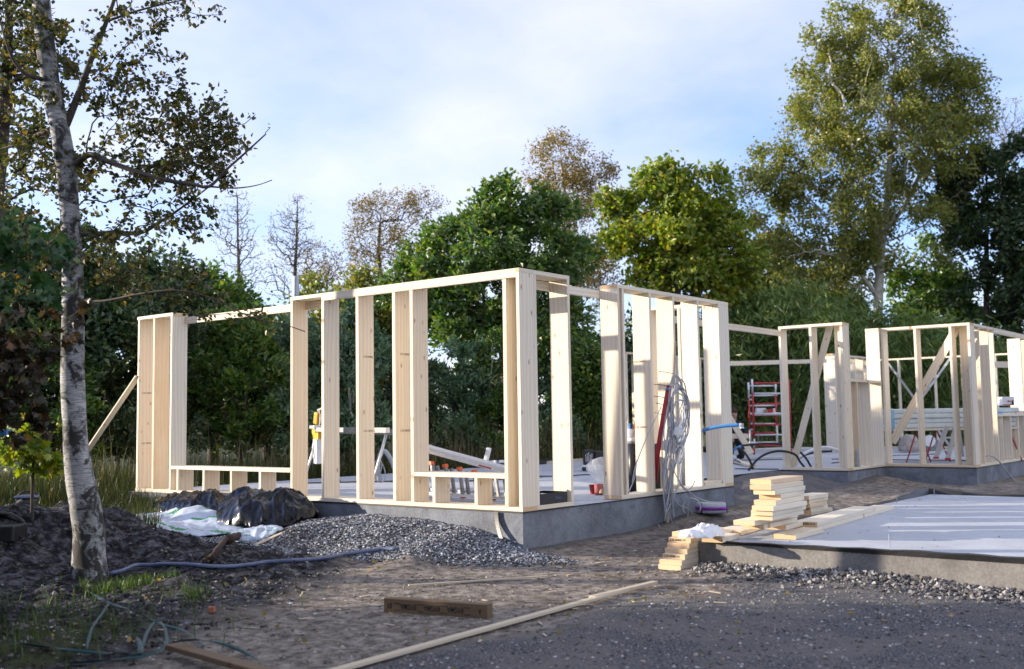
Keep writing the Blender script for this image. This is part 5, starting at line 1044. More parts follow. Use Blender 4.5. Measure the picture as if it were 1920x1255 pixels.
strap([(203, 1148, 0.05), (190, 1170, 0.06), (172, 1195, 0.05), (162, 1225, 0.02)], 0.018, 'short green strap standing up in the dark soil')
strap([(30, 1216, 0.03), (90, 1226, 0.03), (160, 1236, 0.04), (235, 1240, 0.04), (280, 1238, 0.03)], 0.022, 'green strap lying flat at the bottom left')
strap([(262, 1240, 0.03), (275, 1215, 0.09), (290, 1200, 0.11), (308, 1204, 0.09), (312, 1222, 0.05), (298, 1235, 0.03)], 0.022, 'looped green strap curling above the plank end')
strap([(215, 1228, 0.04), (240, 1240, 0.04), (262, 1240, 0.06), (258, 1222, 0.08), (240, 1212, 0.07)], 0.026, 'second looped green strap left of the plank end')
strap([(110, 1252, 0.02), (190, 1250, 0.03), (270, 1248, 0.05), (330, 1236, 0.10), (400, 1236, 0.10), (470, 1250, 0.06), (500, 1262, 0.03)], 0.020, 'green strap crossing over the weathered plank')

# ================================================================ VEGETATION
def grow(trunks, attract, rng, w=0.35, sub=3, sag=0.0, wob=0.12):
    """join attraction points to the nearest limb; returns node positions and parents"""
    P = []; par = []
    for tr in trunks:                       # tr = (points, parent_node or None)
        pts, pn = tr
        for i, p in enumerate(pts):
            P.append(V(p, dtype=float)); par.append(pn if i == 0 else len(P)-2)
    n0 = len(P); N = n0+len(attract)*sub
    PP = np.zeros((N, 3)); PP[:n0] = P; PL = np.zeros(N)
    for i in range(n0):
        if par[i] is not None: PL[i] = PL[par[i]]+np.linalg.norm(PP[i]-PP[par[i]])
    d0 = np.min(np.linalg.norm(attract[:, None, :]-PP[None, :n0], axis=2), axis=1); k = n0
    for a in attract[np.argsort(d0)]:
        dd = np.linalg.norm(PP[:k]-a, axis=1); cost = dd+w*PL[:k]+0.6*np.maximum(0, PP[:k, 2]-a[2])
        j = int(np.argmin(cost)); p0 = PP[j]; L_ = dd[j]; last = j
        for s in range(1, sub+1):
            t = s/sub; q = p0+(a-p0)*t+(rng.normal(0, wob*L_/sub, 3) if s < sub else 0); q[2] += sag*L_*t*(1-t)
            PP[k] = q; PL[k] = PL[last]+np.linalg.norm(q-PP[last]); par.append(last); last = k; k += 1
    return PP[:k], par
def branches(P, par, r_tip, r_base, expo=2.3, fixed=None):
    n = len(P); kids = [[] for _ in range(n)]
    for i, p in enumerate(par):
        if p is not None: kids[p].append(i)
    R = np.full(n, r_tip)
    for i in range(n-1, -1, -1):
        if kids[i]: R[i] = max(r_tip, sum(R[c]**expo for c in kids[i])**(1/expo))
    s = r_base/R.max(); R = np.where(R > r_tip*1.001, np.maximum(r_tip, R*s**np.clip((np.log(R/r_tip)/max(1e-6, math.log(R.max()/r_tip))), 0, 1)), r_tip)
    if fixed:
        for i, r_ in fixed.items(): R[i] = r_
    return R, kids
def limb_mesh(P, par, R, kids, minr=0.0):
    b = MB(); n = len(P); done = set()
    roots = [i for i in range(n) if par[i] is None]; stack = [(r_, None) for r_ in roots]
    while stack:
        i, pre = stack.pop(); chain = [pre, i] if pre is not None else [i]
        while kids[chain[-1]]:
            ks = sorted(kids[chain[-1]], key=lambda c: -R[c]); nx_ = ks[0]
            for c in ks[1:]: stack.append((c, chain[-1]))
            chain.append(nx_)
        if len(chain) < 2: continue
        rr = [R[c] for c in chain]
        if pre is not None: rr[0] = rr[1]
        if max(rr) < minr: continue
        m = 10 if rr[1] > 0.06 else 6 if rr[1] > 0.02 else 4 if rr[1] > 0.008 else 3
        b.tube([P[c] for c in chain], rr, m, False)
    return b
def leaf_cloud(P, d, size, rng, asp=0.55, shape=4, droop=0.3, fold=0.18):
    """one folded leaf per row of P pointing along d"""
    n = len(P); d = d+rng.normal(0, 0.55, (n, 3)); d[:, 2] -= droop; d /= np.linalg.norm(d, axis=1)[:, None]+1e-9
    t = rng.normal(0, 1, (n, 3)); s = np.cross(d, t); s /= np.linalg.norm(s, axis=1)[:, None]+1e-9; m = np.cross(s, d); L_ = size*(0.65+0.7*rng.random(n)); L_ = L_[:, None]
    if shape == 4:
        v = np.stack([P, P+d*L_*0.45+s*L_*asp*0.5+m*L_*fold, P+d*L_, P+d*L_*0.45-s*L_*asp*0.5+m*L_*fold], 1); f = np.arange(n*4).reshape(n, 4); return v.reshape(-1, 3), f
    v = np.stack([P, P+d*L_*0.25+s*L_*asp*0.46+m*L_*fold, P+d*L_*0.6+s*L_*asp*0.36+m*L_*fold*0.7, P+d*L_, P+d*L_*0.6-s*L_*asp*0.36+m*L_*fold*0.7, P+d*L_*0.25-s*L_*asp*0.46+m*L_*fold], 1)
    b = np.arange(n)[:, None]*6; f = np.concatenate([b+V([[0, 1, 2, 3]]), b+V([[0, 3, 4, 5]])], 0); return v.reshape(-1, 3), f
def lobed_cloud(P, d, size, rng, droop=0.3):
    """five-lobed maple leaves"""
    n = len(P); d = d+rng.normal(0, 0.5, (n, 3)); d[:, 2] -= droop; d /= np.linalg.norm(d, axis=1)[:, None]; t = rng.normal(0, 1, (n, 3)); s = np.cross(d, t); s /= np.linalg.norm(s, axis=1)[:, None]; m = np.cross(s, d)
    L_ = (size*(0.65+0.6*rng.random(n)))[:, None]
    ol = [(0, 0), (0.28, -0.08), (0.26, 0.14), (0.56, 0.30), (0.28, 0.46), (0.34, 0.74), (0.13, 0.62), (0, 1.0), (-0.13, 0.62), (-0.34, 0.74), (-0.28, 0.46), (-0.56, 0.30), (-0.26, 0.14), (-0.28, -0.08)]
    v = np.stack([P+d*L_*y+s*L_*x+m*L_*0.25*abs(x) for x, y in ol]+[P+d*L_*0.3], 1); k = len(ol)
    b = np.arange(n)[:, None]*(k+1); f = np.concatenate([b+V([[k, i, (i+1) % k]]) for i in range(k)], 0); return v.reshape(-1, 3), f
def sample_blobs(blobs, n, rng, D, ddep=1.0, shell=0.6):
    """blobs: (px, py, rx, ry[, dD]) sizes in pixels of the photo at distance D"""
    wts = V([b[2]*b[3] for b in blobs], dtype=float); wts /= wts.sum(); out = []
    for bi in rng.choice(len(blobs), n, p=wts):
        px, py, rx, ry = blobs[bi][:4]; dD = blobs[bi][4] if len(blobs[bi]) > 4 else 0
        q = rng.normal(0, 1, 3); q /= np.linalg.norm(q); q *= rng.random()**(1/3*shell+0.0) if shell else rng.random()**(1/3)
        Dq = D+dD+q[2]*rx*D/FPX*ddep; out.append(CAM+ray(px+q[0]*rx, py+q[1]*ry)*Dq)
    return V(out)
def lobes(blobs, n, rng, lo=0.28, hi=0.5):
    out = []; wts = V([b[2]*b[3] for b in blobs], dtype=float); wts /= wts.sum()
    for bi in rng.choice(len(blobs), n, p=wts):
        px, py, rx, ry = blobs[bi][:4]; q = rng.normal(0, 1, 3); q /= np.linalg.norm(q); q *= 0.72+0.38*rng.random(); k = lo+(hi-lo)*rng.random()
        out.append((px+q[0]*rx, py+q[1]*ry, rx*k, max(ry, rx*0.6)*k*0.8, q[2]*rx*0.012))
    return out
def tree(name, label, cat, D, base_px, trunk_px, blobs, n_attr, r_base, leaf, bark, seed, group=None, leaves=20000, lsize=0.09, lasp=0.6, cluster=0.25, r_tip=0.008, w=0.35, shape=4, ddep=1.0, droop=0.3, sub=3, ground=None, forks=(), minr=0.0, lobed=False, wob=0.12, hole_k=1.22, nlobes=0):
    rng = np.random.default_rng(seed)
    if nlobes: blobs = [(b[0], b[1], b[2]*0.85, b[3]*0.85) for b in blobs]+lobes(blobs, nlobes, rng)
    b0 = at(*base_px, D); b0[2] = ground if ground is not None else float(terrain(b0[0], b0[1]))-0.08
    tp = [b0]+[at(x, y, D) for x, y in trunk_px]; tp = spline(tp, 5) if len(tp) > 2 else [tp[0]+(tp[1]-tp[0])*t for t in np.linspace(0, 1, 8)]
    tr = [(tp, None)]; nb = len(tp)
    for fk in forks:
        fp = [at(x, y, D+dd) for x, y, dd in fk]; j = int(np.argmin([np.linalg.norm(p-fp[0]) for p in tp])); fp = spline([tp[j]]+fp[1:], 4)[1:]; tr.append((fp, j)); nb += len(fp)
    A = sample_blobs(blobs, int(n_attr*hole_k), rng, D, ddep); hole = fbm(A[:, 0]*1.5+seed, A[:, 2]*1.5, 2, seed)+fbm(A[:, 1]*1.5, A[:, 2]*1.5+seed, 2, seed+3); A = A[np.argsort(-hole)[:n_attr]]; A[:, 2] = np.maximum(A[:, 2], b0[2]+0.15)
    P, par = grow(tr, A, rng, w, sub, 0.05, wob); R, kids = branches(P, par, r_tip, r_base)
    th = thing(name, b0, label, cat, group)
    limb_mesh(P, par, R, kids, minr).build('trunk', M[bark], th, True)
    if leaves:
        tips = V([i for i in range(nb, len(P)) if not kids[i]]); tw = V([i for i in range(nb, len(P)) if R[i] < r_tip*2.2]); wt = 0.25+rng.random(len(tips))**1.5; wt /= wt.sum()
        pick = np.where(rng.random(leaves) < 0.8, rng.choice(tips, leaves, p=wt), rng.choice(tw, leaves)); pp = V([par[i] for i in pick])
        t = rng.random(leaves)[:, None]; pos = P[pick]*t+P[pp]*(1-t)+rng.normal(0, cluster*0.5, (leaves, 3)); d = P[pick]-P[pp]; d /= np.linalg.norm(d, axis=1)[:, None]+1e-9
        v, f = lobed_cloud(pos, d, lsize, rng, droop) if lobed else leaf_cloud(pos, d, lsize, rng, lasp, shape, droop)
        o = np_obj('crown', v, f, M[leaf], th); o['kind'] = 'stuff'
    return th
# ---- big birch at the right
tree('birch_tree', 'tall golden-green birch with forked white trunk behind the middle wall', 'tree', 36.0, (1648, 800), [(1646, 610), (1648, 540), (1652, 470), (1662, 390), (1668, 300), (1672, 200), (1680, 110)],
     [(1680, 120, 130, 115), (1600, 90, 75, 70), (1700, 60, 90, 60), (1590, 190, 125, 90), (1770, 190, 95, 110), (1660, 260, 190, 120), (1540, 300, 95, 80), (1460, 330, 65, 70), (1480, 420, 90, 75), (1580, 400, 130, 80), (1740, 330, 100, 90), (1560, 490, 110, 60), (1700, 430, 110, 80), (1440, 360, 60, 75), (1500, 480, 80, 60), (1620, 480, 90, 50), (1800, 280, 60, 90)],
     1100, 0.17, 'leaf_olive', 'bark_pale', 11, leaves=76000, lsize=0.125, cluster=0.36, hole_k=1.0, nlobes=100, r_tip=0.010, w=0.30, ddep=0.8, droop=0.5,
     forks=[[(1650, 520, 0), (1610, 440, 0.5), (1570, 400, 1.0), (1520, 350, 1.5)], [(1655, 470, 0), (1630, 380, -0.6), (1600, 290, -1.0), (1580, 180, -1.2)], [(1655, 440, 0), (1700, 380, 0.6), (1735, 300, 0.8)], [(1640, 560, 0), (1600, 500, -0.5), (1540, 470, -1.0)]])
# ---- yellow-green maple
tree('maple_tree', 'yellow-green maple standing left of the big birch', 'tree', 33.0, (1268, 800), [(1268, 540), (1270, 470), (1265, 400)],
     [(1215, 345, 32, 34), (1265, 365, 45, 45), (1320, 340, 42, 38), (1175, 395, 42, 32), (1270, 430, 100, 55), (1180, 450, 48, 40), (1350, 420, 55, 45), (1300, 395, 60, 40), (1250, 500, 90, 45), (1370, 520, 60, 50), (1310, 510, 70, 50), (1210, 520, 40, 30)],
     520, 0.16, 'leaf_lime', 'bark_dark', 12, leaves=23000, lsize=0.17, lasp=0.7, cluster=0.34, r_tip=0.010, hole_k=1.0, nlobes=60)
# ---- oak in the centre
tree('oak_tree', 'dark green oak rising behind the near corner of the frame', 'tree', 26.0, (950, 800), [(948, 640), (950, 560), (945, 480)],
     [(970, 380, 70, 50), (910, 410, 70, 50), (1030, 410, 60, 50), (960, 460, 130, 70), (840, 470, 80, 60), (1060, 490, 50, 60), (800, 520, 70, 50), (900, 540, 130, 60), (1020, 570, 70, 70), (860, 600, 70, 60), (960, 640, 110, 60), (1080, 600, 30, 50)],
     700, 0.18, 'leaf_oak', 'bark_dark', 13, leaves=31000, lsize=0.15, lasp=0.55, cluster=0.24, r_tip=0.008, hole_k=1.0, nlobes=80)
# ---- golden birch far behind
tree('birch_tree', 'slender golden birch towering behind the oak', 'tree', 36.0, (1075, 800), [(1075, 520), (1065, 430), (1055, 330), (1050, 270)],
     [(1050, 285, 55, 35), (1030, 320, 50, 35), (1090, 330, 55, 30), (1060, 370, 70, 45), (1120, 320, 35, 25), (1080, 430, 60, 45), (1100, 490, 50, 40), (1060, 520, 60, 40)],
     420, 0.14, 'leaf_gold', 'bark_pale', 14, leaves=13000, lsize=0.09, cluster=0.30, r_tip=0.006, droop=0.7)
# ---- nearly bare birches at centre left
bare = 'bare autumn birches on the skyline'
tree('bare_birch', 'bare birch, leftmost of the leafless skyline trees', 'tree', 33, (445, 800), [(448, 560), (446, 450), (445, 370)], [(445, 380, 30, 30), (440, 430, 45, 45), (450, 500, 50, 60)], 450, 0.062, 'leaf_gold', 'twig', 15, bare, leaves=500, lsize=0.06, r_tip=0.007, cluster=0.2, w=0.2, hole_k=1.0)
tree('bare_birch', 'bare birch with pointed top right of the vent pipe', 'tree', 33, (550, 800), [(552, 560), (556, 450), (558, 372)], [(558, 390, 18, 30), (550, 450, 50, 50), (530, 430, 35, 40), (575, 490, 45, 45), (540, 520, 60, 45)], 630, 0.068, 'leaf_gold', 'twig', 16, bare, leaves=1200, lsize=0.06, r_tip=0.007, cluster=0.2, w=0.2, hole_k=1.0)
tree('bare_birch', 'broad thin-leaved birch between the bare trees and the oak', 'tree', 34, (705, 800), [(715, 560), (710, 470), (715, 390)], [(680, 400, 25, 30), (740, 385, 65, 30), (790, 380, 40, 25), (700, 450, 55, 45), (770, 440, 55, 45), (720, 510, 70, 45)], 780, 0.074, 'leaf_gold', 'twig', 17, bare, leaves=6500, lsize=0.075, r_tip=0.006, cluster=0.22, w=0.2, hole_k=1.0)
tree('bare_birch', 'thin bare birch just right of the fork in the skyline, beside the leaning twigs', 'tree', 35, (615, 800), [(612, 560), (618, 500)], [(600, 490, 40, 40), (640, 500, 40, 40), (620, 530, 50, 40)], 390, 0.050, 'leaf_gold', 'twig', 18, bare, leaves=1200, lsize=0.07, r_tip=0.006, cluster=0.2, w=0.2, hole_k=1.0)
tree('bare_tree', 'bare twiggy tree top at the right edge above the dark trees', 'tree', 43, (1890, 800), [(1885, 500), (1880, 350), (1882, 260)], [(1870, 230, 30, 40), (1905, 220, 30, 40), (1885, 280, 45, 50), (1930, 260, 40, 50)], 570, 0.068, 'leaf_gold', 'twig', 19, leaves=900, lsize=0.07, r_tip=0.006, cluster=0.2, w=0.2, hole_k=1.0)
tree('bare_tree', 'thin leafless saplings between oak and maple', 'tree', 34, (1130, 800), [(1128, 600), (1125, 520)], [(1110, 520, 30, 40), (1140, 540, 25, 45), (1125, 590, 30, 30)], 200, 0.06, 'leaf_gold', 'twig', 20, leaves=1500, lsize=0.07, r_tip=0.006, cluster=0.2, w=0.2, hole_k=1.0)
# ---- olive trees behind, and dark trees
back = 'dark trees closing the background'
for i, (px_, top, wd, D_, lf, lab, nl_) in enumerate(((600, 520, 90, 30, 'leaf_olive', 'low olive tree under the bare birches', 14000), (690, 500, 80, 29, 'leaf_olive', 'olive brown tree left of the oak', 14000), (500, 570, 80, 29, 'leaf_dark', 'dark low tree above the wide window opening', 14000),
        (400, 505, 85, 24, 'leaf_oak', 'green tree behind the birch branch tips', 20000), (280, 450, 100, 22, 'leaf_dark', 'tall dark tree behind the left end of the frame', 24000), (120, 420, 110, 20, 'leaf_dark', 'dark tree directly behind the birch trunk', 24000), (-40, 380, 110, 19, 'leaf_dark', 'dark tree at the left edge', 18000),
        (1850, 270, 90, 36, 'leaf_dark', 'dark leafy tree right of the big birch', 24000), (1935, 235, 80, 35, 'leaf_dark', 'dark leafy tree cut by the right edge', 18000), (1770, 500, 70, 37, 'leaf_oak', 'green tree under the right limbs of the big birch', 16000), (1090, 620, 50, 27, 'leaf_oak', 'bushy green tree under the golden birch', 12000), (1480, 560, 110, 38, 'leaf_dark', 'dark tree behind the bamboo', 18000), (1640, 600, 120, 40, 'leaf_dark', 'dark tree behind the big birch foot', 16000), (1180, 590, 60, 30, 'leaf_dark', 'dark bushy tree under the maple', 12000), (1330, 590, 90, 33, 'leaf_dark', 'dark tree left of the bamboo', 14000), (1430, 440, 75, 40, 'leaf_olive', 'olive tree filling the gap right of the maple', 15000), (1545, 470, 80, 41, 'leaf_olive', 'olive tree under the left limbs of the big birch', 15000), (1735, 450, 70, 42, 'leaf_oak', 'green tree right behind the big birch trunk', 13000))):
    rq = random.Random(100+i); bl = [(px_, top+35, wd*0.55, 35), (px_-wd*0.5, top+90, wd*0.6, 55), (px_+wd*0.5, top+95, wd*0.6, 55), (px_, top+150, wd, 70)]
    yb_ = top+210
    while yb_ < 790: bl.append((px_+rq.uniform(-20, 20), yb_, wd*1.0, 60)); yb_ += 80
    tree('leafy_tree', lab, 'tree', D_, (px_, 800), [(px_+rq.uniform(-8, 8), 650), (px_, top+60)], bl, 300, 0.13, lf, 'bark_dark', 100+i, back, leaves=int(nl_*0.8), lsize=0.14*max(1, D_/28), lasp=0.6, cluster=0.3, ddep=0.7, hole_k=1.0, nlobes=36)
# ---- willow shrubs directly behind the house
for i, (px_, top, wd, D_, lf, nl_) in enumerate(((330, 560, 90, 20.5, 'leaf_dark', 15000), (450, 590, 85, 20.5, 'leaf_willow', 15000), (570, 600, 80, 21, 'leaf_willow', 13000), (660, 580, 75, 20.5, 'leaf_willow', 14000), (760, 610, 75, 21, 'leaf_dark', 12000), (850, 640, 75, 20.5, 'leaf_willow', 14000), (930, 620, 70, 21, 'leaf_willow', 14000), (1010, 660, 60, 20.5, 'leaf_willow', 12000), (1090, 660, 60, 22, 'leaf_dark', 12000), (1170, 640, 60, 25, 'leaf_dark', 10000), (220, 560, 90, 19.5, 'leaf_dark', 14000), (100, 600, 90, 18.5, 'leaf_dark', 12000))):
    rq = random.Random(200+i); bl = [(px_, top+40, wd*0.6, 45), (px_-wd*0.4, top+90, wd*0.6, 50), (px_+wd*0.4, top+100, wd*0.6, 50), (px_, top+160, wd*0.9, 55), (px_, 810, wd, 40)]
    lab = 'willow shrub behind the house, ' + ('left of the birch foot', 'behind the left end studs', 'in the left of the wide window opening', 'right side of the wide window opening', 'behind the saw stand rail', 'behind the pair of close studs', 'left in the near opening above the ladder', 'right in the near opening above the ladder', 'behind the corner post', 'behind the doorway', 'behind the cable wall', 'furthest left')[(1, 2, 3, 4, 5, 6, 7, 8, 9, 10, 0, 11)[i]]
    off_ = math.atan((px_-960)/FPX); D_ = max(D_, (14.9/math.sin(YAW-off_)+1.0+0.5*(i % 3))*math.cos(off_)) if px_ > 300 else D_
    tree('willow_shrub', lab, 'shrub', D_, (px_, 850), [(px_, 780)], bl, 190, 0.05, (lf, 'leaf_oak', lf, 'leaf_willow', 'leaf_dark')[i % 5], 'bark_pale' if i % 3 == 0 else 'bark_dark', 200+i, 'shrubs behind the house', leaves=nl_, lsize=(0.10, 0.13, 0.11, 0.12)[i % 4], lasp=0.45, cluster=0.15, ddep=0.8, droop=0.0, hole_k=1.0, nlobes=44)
# ---- bamboo
def bamboo(px_, top, wd, D_, seed, lab, ncul=26, nleaf=8500):
    rng = np.random.default_rng(seed); b0 = at(px_, 800, D_); b0[2] = float(terrain(b0[0], b0[1])); th = thing('bamboo', b0, lab, 'bamboo', 'bamboo clumps behind the house'); b = MB(); LP = []; LD = []
    for i in range(ncul):
        p0 = b0+rv*rng.normal(0, wd*0.5)*D_/FPX+bk*rng.normal(0, 0.5); p0[2] = b0[2]-0.1; tp = at(px_+rng.normal(0, wd*0.6), top+abs(rng.normal(0, 70)), D_+rng.normal(0, 0.6)); hgt = tp[2]-p0[2]; lean = rng.normal(0, 1, 2)
        mid = p0*0.45+tp*0.55+V([0, 0, hgt*0.12]); tip = tp+rv*rng.normal(0, 0.25)-V([0, 0, 0.25])
        pts = spline([p0, mid, tp, tip], 5); b.tube(pts, np.linspace(0.016, 0.003, len(pts)), 5, False)
        for j in range(nleaf//ncul):
            t = rng.random()**0.55; k = int(t*(len(pts)-1)); q = pts[k]; q = q+rng.normal(0, 0.13+0.2*t, 3)+V([0, 0, -0.10]); LP.append(q); LD.append(V([rng.normal(0, 0.5), rng.normal(0, 0.5), -0.7]))
    c_ = b.build('culms', M['leaf_oak'], th, True); c_['kind'] = 'stuff'
    v, f = leaf_cloud(V(LP), V(LD), 0.27, rng, 0.16, 4, 0.2, 0.05); o = np_obj('leaves', v, f, M['leaf_bamboo'], th); o['kind'] = 'stuff'
for i, (px_, top, wd, lab) in enumerate(((1400, 560, 50, 'bamboo clump above the scaffold, leftmost'), (1465, 540, 55, 'bamboo clump left of the middle wall'), (1540, 560, 55, 'bamboo clump behind the braced middle wall'), (1610, 590, 50, 'bamboo clump at the big birch foot'), (1690, 600, 55, 'bamboo clump behind the open right wall, left half'), (1765, 610, 55, 'bamboo clump behind the open right wall, right half'), (1840, 640, 50, 'bamboo clump behind the right corner post'), (1350, 590, 40, 'small bamboo clump behind the end of the cable wall'))):
    bamboo(px_, top, wd, 33.8-0.5*(i % 3), 300+i, lab)
# ---- foreground birch
rng = np.random.default_rng(42); DB = 9.5
tk = [(172, 1100, 33), (170, 1088, 33), (168, 1050, 31), (167, 1000, 31), (160, 950, 31), (152, 910, 29), (146, 870, 26.5), (141, 820, 24), (138, 760, 24), (136, 700, 24), (137, 600, 22.5), (136, 500, 20.5), (131, 400, 19), (123, 310, 20.5), (112, 240, 19.5), (97, 170, 19), (86, 90, 18.5), (77, 0, 18), (70, -120, 17), (68, -260, 15), (74, -420, 12), (84, -600, 8)]
tp = [at(x, y, DB) for x, y, r_ in tk]; tp[0][2] -= 0.12; tr_ = [0.9*r_*DB/FPX for x, y, r_ in tk]
sp_ = spline(tp, 5); rr_ = list(np.interp(np.linspace(0, 1, len(sp_)), np.linspace(0, 1, len(tr_)), tr_))
th = thing('birch_tree', tp[1], 'white-barked birch in the left foreground with thinning autumn leaves', 'tree')
b = MB(); nS = 26
for i, p in enumerate(sp_):
    t = sp_[min(i+1, len(sp_)-1)]-sp_[max(i-1, 0)]; t /= np.linalg.norm(t); a_ = np.cross(t, bk); a_ /= np.linalg.norm(a_); c_ = np.cross(t, a_); zz = p[2]
    for j in range(nS):
        q = 2*math.pi*j/nS; flare = 1+0.22*math.exp(-max(0, zz+0.42)/0.16)*(1+0.5*math.sin(3*q+1))
        groove = 1-0.17*math.exp(-(((q-4.75+math.pi) % (2*math.pi)-math.pi)/0.26)**2)*float(sstep(1.1, 0.4, zz)*sstep(-0.4, -0.1, zz))
        k_ = (1+0.05*float(fbm(q*1.3, zz*3, 3, 5))*2+0.03*float(fbm(q*4, zz*9, 2, 6))*2)*flare*groove; b.v.append(tuple(p+(a_*math.cos(q)+c_*math.sin(q))*rr_[i]*k_))
for i in range(len(sp_)-1):
    for j in range(nS): b.f.append((i*nS+j, i*nS+(j+1) % nS, (i+1)*nS+(j+1) % nS, (i+1)*nS+j)); b.mi.append(0)
b.build('trunk', M['bark_birch'], th, True)
limbs = [([(122, 240, 0), (150, 170, .1), (175, 100, .15), (200, 40, .2), (222, -30, .25), (235, -120, .3)], 0.036), ([(140, 310, 0), (168, 290, -.15), (200, 302, -.25), (250, 320, -.3), (310, 338, -.35), (360, 345, -.35), (392, 350, -.3), (425, 318, -.3), (462, 285, -.3), (498, 252, -.25)], 0.030),
         ([(392, 350, -.3), (440, 353, -.25), (480, 348, -.2), (510, 338, -.2)], 0.009), ([(148, 440, 0), (210, 438, .2), (265, 436, .35), (300, 416, .4), (340, 390, .45), (390, 352, .5)], 0.028), ([(100, 240, 0), (60, 258, .3), (20, 275, .5), (-40, 290, .6)], 0.026),
         ([(82, 150, 0), (50, 140, -.3), (30, 120, -.4), (15, 90, -.5), (0, 40, -.5)], 0.022), ([(136, 560, 0), (190, 565, -.3), (260, 552, -.5), (330, 545, -.6), (400, 560, -.6), (470, 595, -.55), (530, 608, -.5), (572, 622, -.5)], 0.012), ([(135, 420, 0), (90, 460, -.3), (40, 500, -.4), (-20, 540, -.5)], 0.018),
         ([(200, 40, .2), (260, 20, .3), (320, 5, .3), (400, -10, .35)], 0.014), ([(77, 0, 0), (140, -60, .4), (220, -120, .6), (300, -160, .7)], 0.03), ([(70, -120, 0), (0, -180, .3), (-80, -220, .4)], 0.03)]
trunks = [([tp[k_] for k_ in range(2, len(tp))], None)]; base_n = len(tp)-2; radius = {i: tr_[i+2] for i in range(base_n)}; allp = list(trunks[0][0])
for L_, r0 in limbs:
    pts = [at(x, y, DB+dd) for x, y, dd in L_]; pts = spline(pts, 4); j = int(np.argmin([np.linalg.norm(p-pts[0]) for p in allp]))
    trunks.append((pts, j)); s0 = len(allp)
    for k_, p in enumerate(pts): radius[s0+k_] = max(0.004, r0*(1-0.8*k_/len(pts)))
    allp += pts
blobs = [(300, 250, 150, 95), (360, 230, 100, 80), (420, 300, 60, 50), (270, 190, 100, 70), (300, 130, 70, 50), (470, 255, 40, 45), (380, 270, 90, 75), (220, 330, 90, 60), (330, 330, 100, 50), (210, 60, 130, 55), (340, 15, 90, 28), (60, 120, 80, 110), (40, 300, 80, 120), (200, 150, 80, 60), (250, 420, 110, 50), (360, 410, 70, 45), (180, 480, 110, 60), (300, 520, 90, 40), (430, 585, 70, 18), (380, 560, 70, 18), (530, 612, 40, 14), (60, 470, 90, 80), (20, 20, 80, 60), (150, -120, 220, 90), (0, -200, 160, 120)]
A = sample_blobs(blobs, 1100, rng, DB, 0.75, 0.9); P, par = grow(trunks, A, rng, 0.22, 3, 0.04, 0.16)
R, kids = branches(P, par, 0.0034, 0.02, 2.2); nb = len(allp)
for i, r_ in radius.items(): R[i] = r_
for i in range(nb, len(P)): R[i] = min(R[i], 0.008, R[par[i]] if par[i] is not None else 1)
kids2 = [[c for c in k_ if not (i < base_n and c < base_n)] for i, k_ in enumerate(kids)]
par2 = list(par)
for i in range(1, base_n): par2[i] = None
limb_mesh(P, par2, R, kids2).build('branches', M['bark_dark'], th, True)['kind'] = 'stuff'
tw = V([i for i in range(nb, len(P))]); nlv = 12500; pick = rng.choice(tw, nlv); pp = V([par[i] for i in pick]); t = rng.random(nlv)[:, None]
pos = P[pick]*t+P[pp]*(1-t)+rng.normal(0, 0.03, (nlv, 3)); d = P[pick]-P[pp]; d /= np.linalg.norm(d, axis=1)[:, None]+1e-9
dd_ = pos-CAM; pxs = CX+FPX*(dd_@_r)/(dd_@_f); pys = CY-FPX*(dd_@_u)/(dd_@_f); kp = (pxs < 440+90*rng.random(nlv)**2.5) | (pys > 480); pos, d = pos[kp], d[kp]
v, f = leaf_cloud(pos, d, 0.044, rng, 0.78, 6, 0.6, 0.12); o = np_obj('leaves', v, f, M['leaf_birch'], th); o['kind'] = 'stuff'
tree('birch_tree', 'leafy birch behind the white-barked one, filling the top left corner', 'tree', 13.0, (-30, 900), [(-25, 600), (0, 300), (15, 100), (20, -150)], [(20, 60, 90, 90), (-40, 150, 90, 110), (50, 190, 70, 80), (20, 300, 90, 80), (90, 100, 60, 60), (-30, 0, 100, 100), (110, 330, 60, 50), (30, -120, 130, 100)], 420, 0.09, 'leaf_birch', 'bark_dark', 71, leaves=7500, lsize=0.06, lasp=0.75, cluster=0.10, r_tip=0.004, ddep=0.6, shape=6, hole_k=1.0, w=0.2)
# ---- foreground maple and sapling leaves at the left edge
def sprig(name, lab, cat, D_, base, trunk_px, blobs_, n_at, nleaf, lsize, leaf, seed, lobed=True, r_base=0.02):
    return tree(name, lab, cat, D_, base, trunk_px, blobs_, n_at, r_base, leaf, 'bark_dark', seed, leaves=nleaf, lsize=lsize, cluster=0.06, r_tip=0.003, ddep=0.6, lobed=lobed, droop=0.45, ground=None)
sprig('maple_shrub', 'green maple branch reaching in at the left edge', 'shrub', 7.2, (-160, 1100), [(-140, 800), (-110, 600), (-60, 450)], [(20, 420, 60, 50), (60, 470, 70, 45), (10, 520, 60, 45), (90, 540, 50, 30), (-60, 450, 80, 120)], 130, 620, 0.075, 'leaf_maple', 61)
sprig('maple_shrub', 'brown-leaved maple shrub left of the birch trunk', 'shrub', 8.3, (-60, 1080), [(-40, 900), (0, 750), (40, 650)], [(60, 620, 100, 50), (120, 590, 70, 30), (40, 700, 90, 50), (100, 680, 80, 50), (30, 780, 70, 50), (-60, 700, 100, 120)], 170, 1000, 0.085, 'leaf_brown', 62)
sprig('oak_sapling', 'young green oak sapling with yellowing leaves by the birch', 'sapling', 10.4, (60, 960), [(62, 880), (68, 820)], [(70, 810, 40, 22), (40, 850, 50, 20), (85, 865, 35, 18), (30, 815, 40, 20), (60, 890, 40, 20)], 80, 420, 0.09, 'leaf_lime', 63)
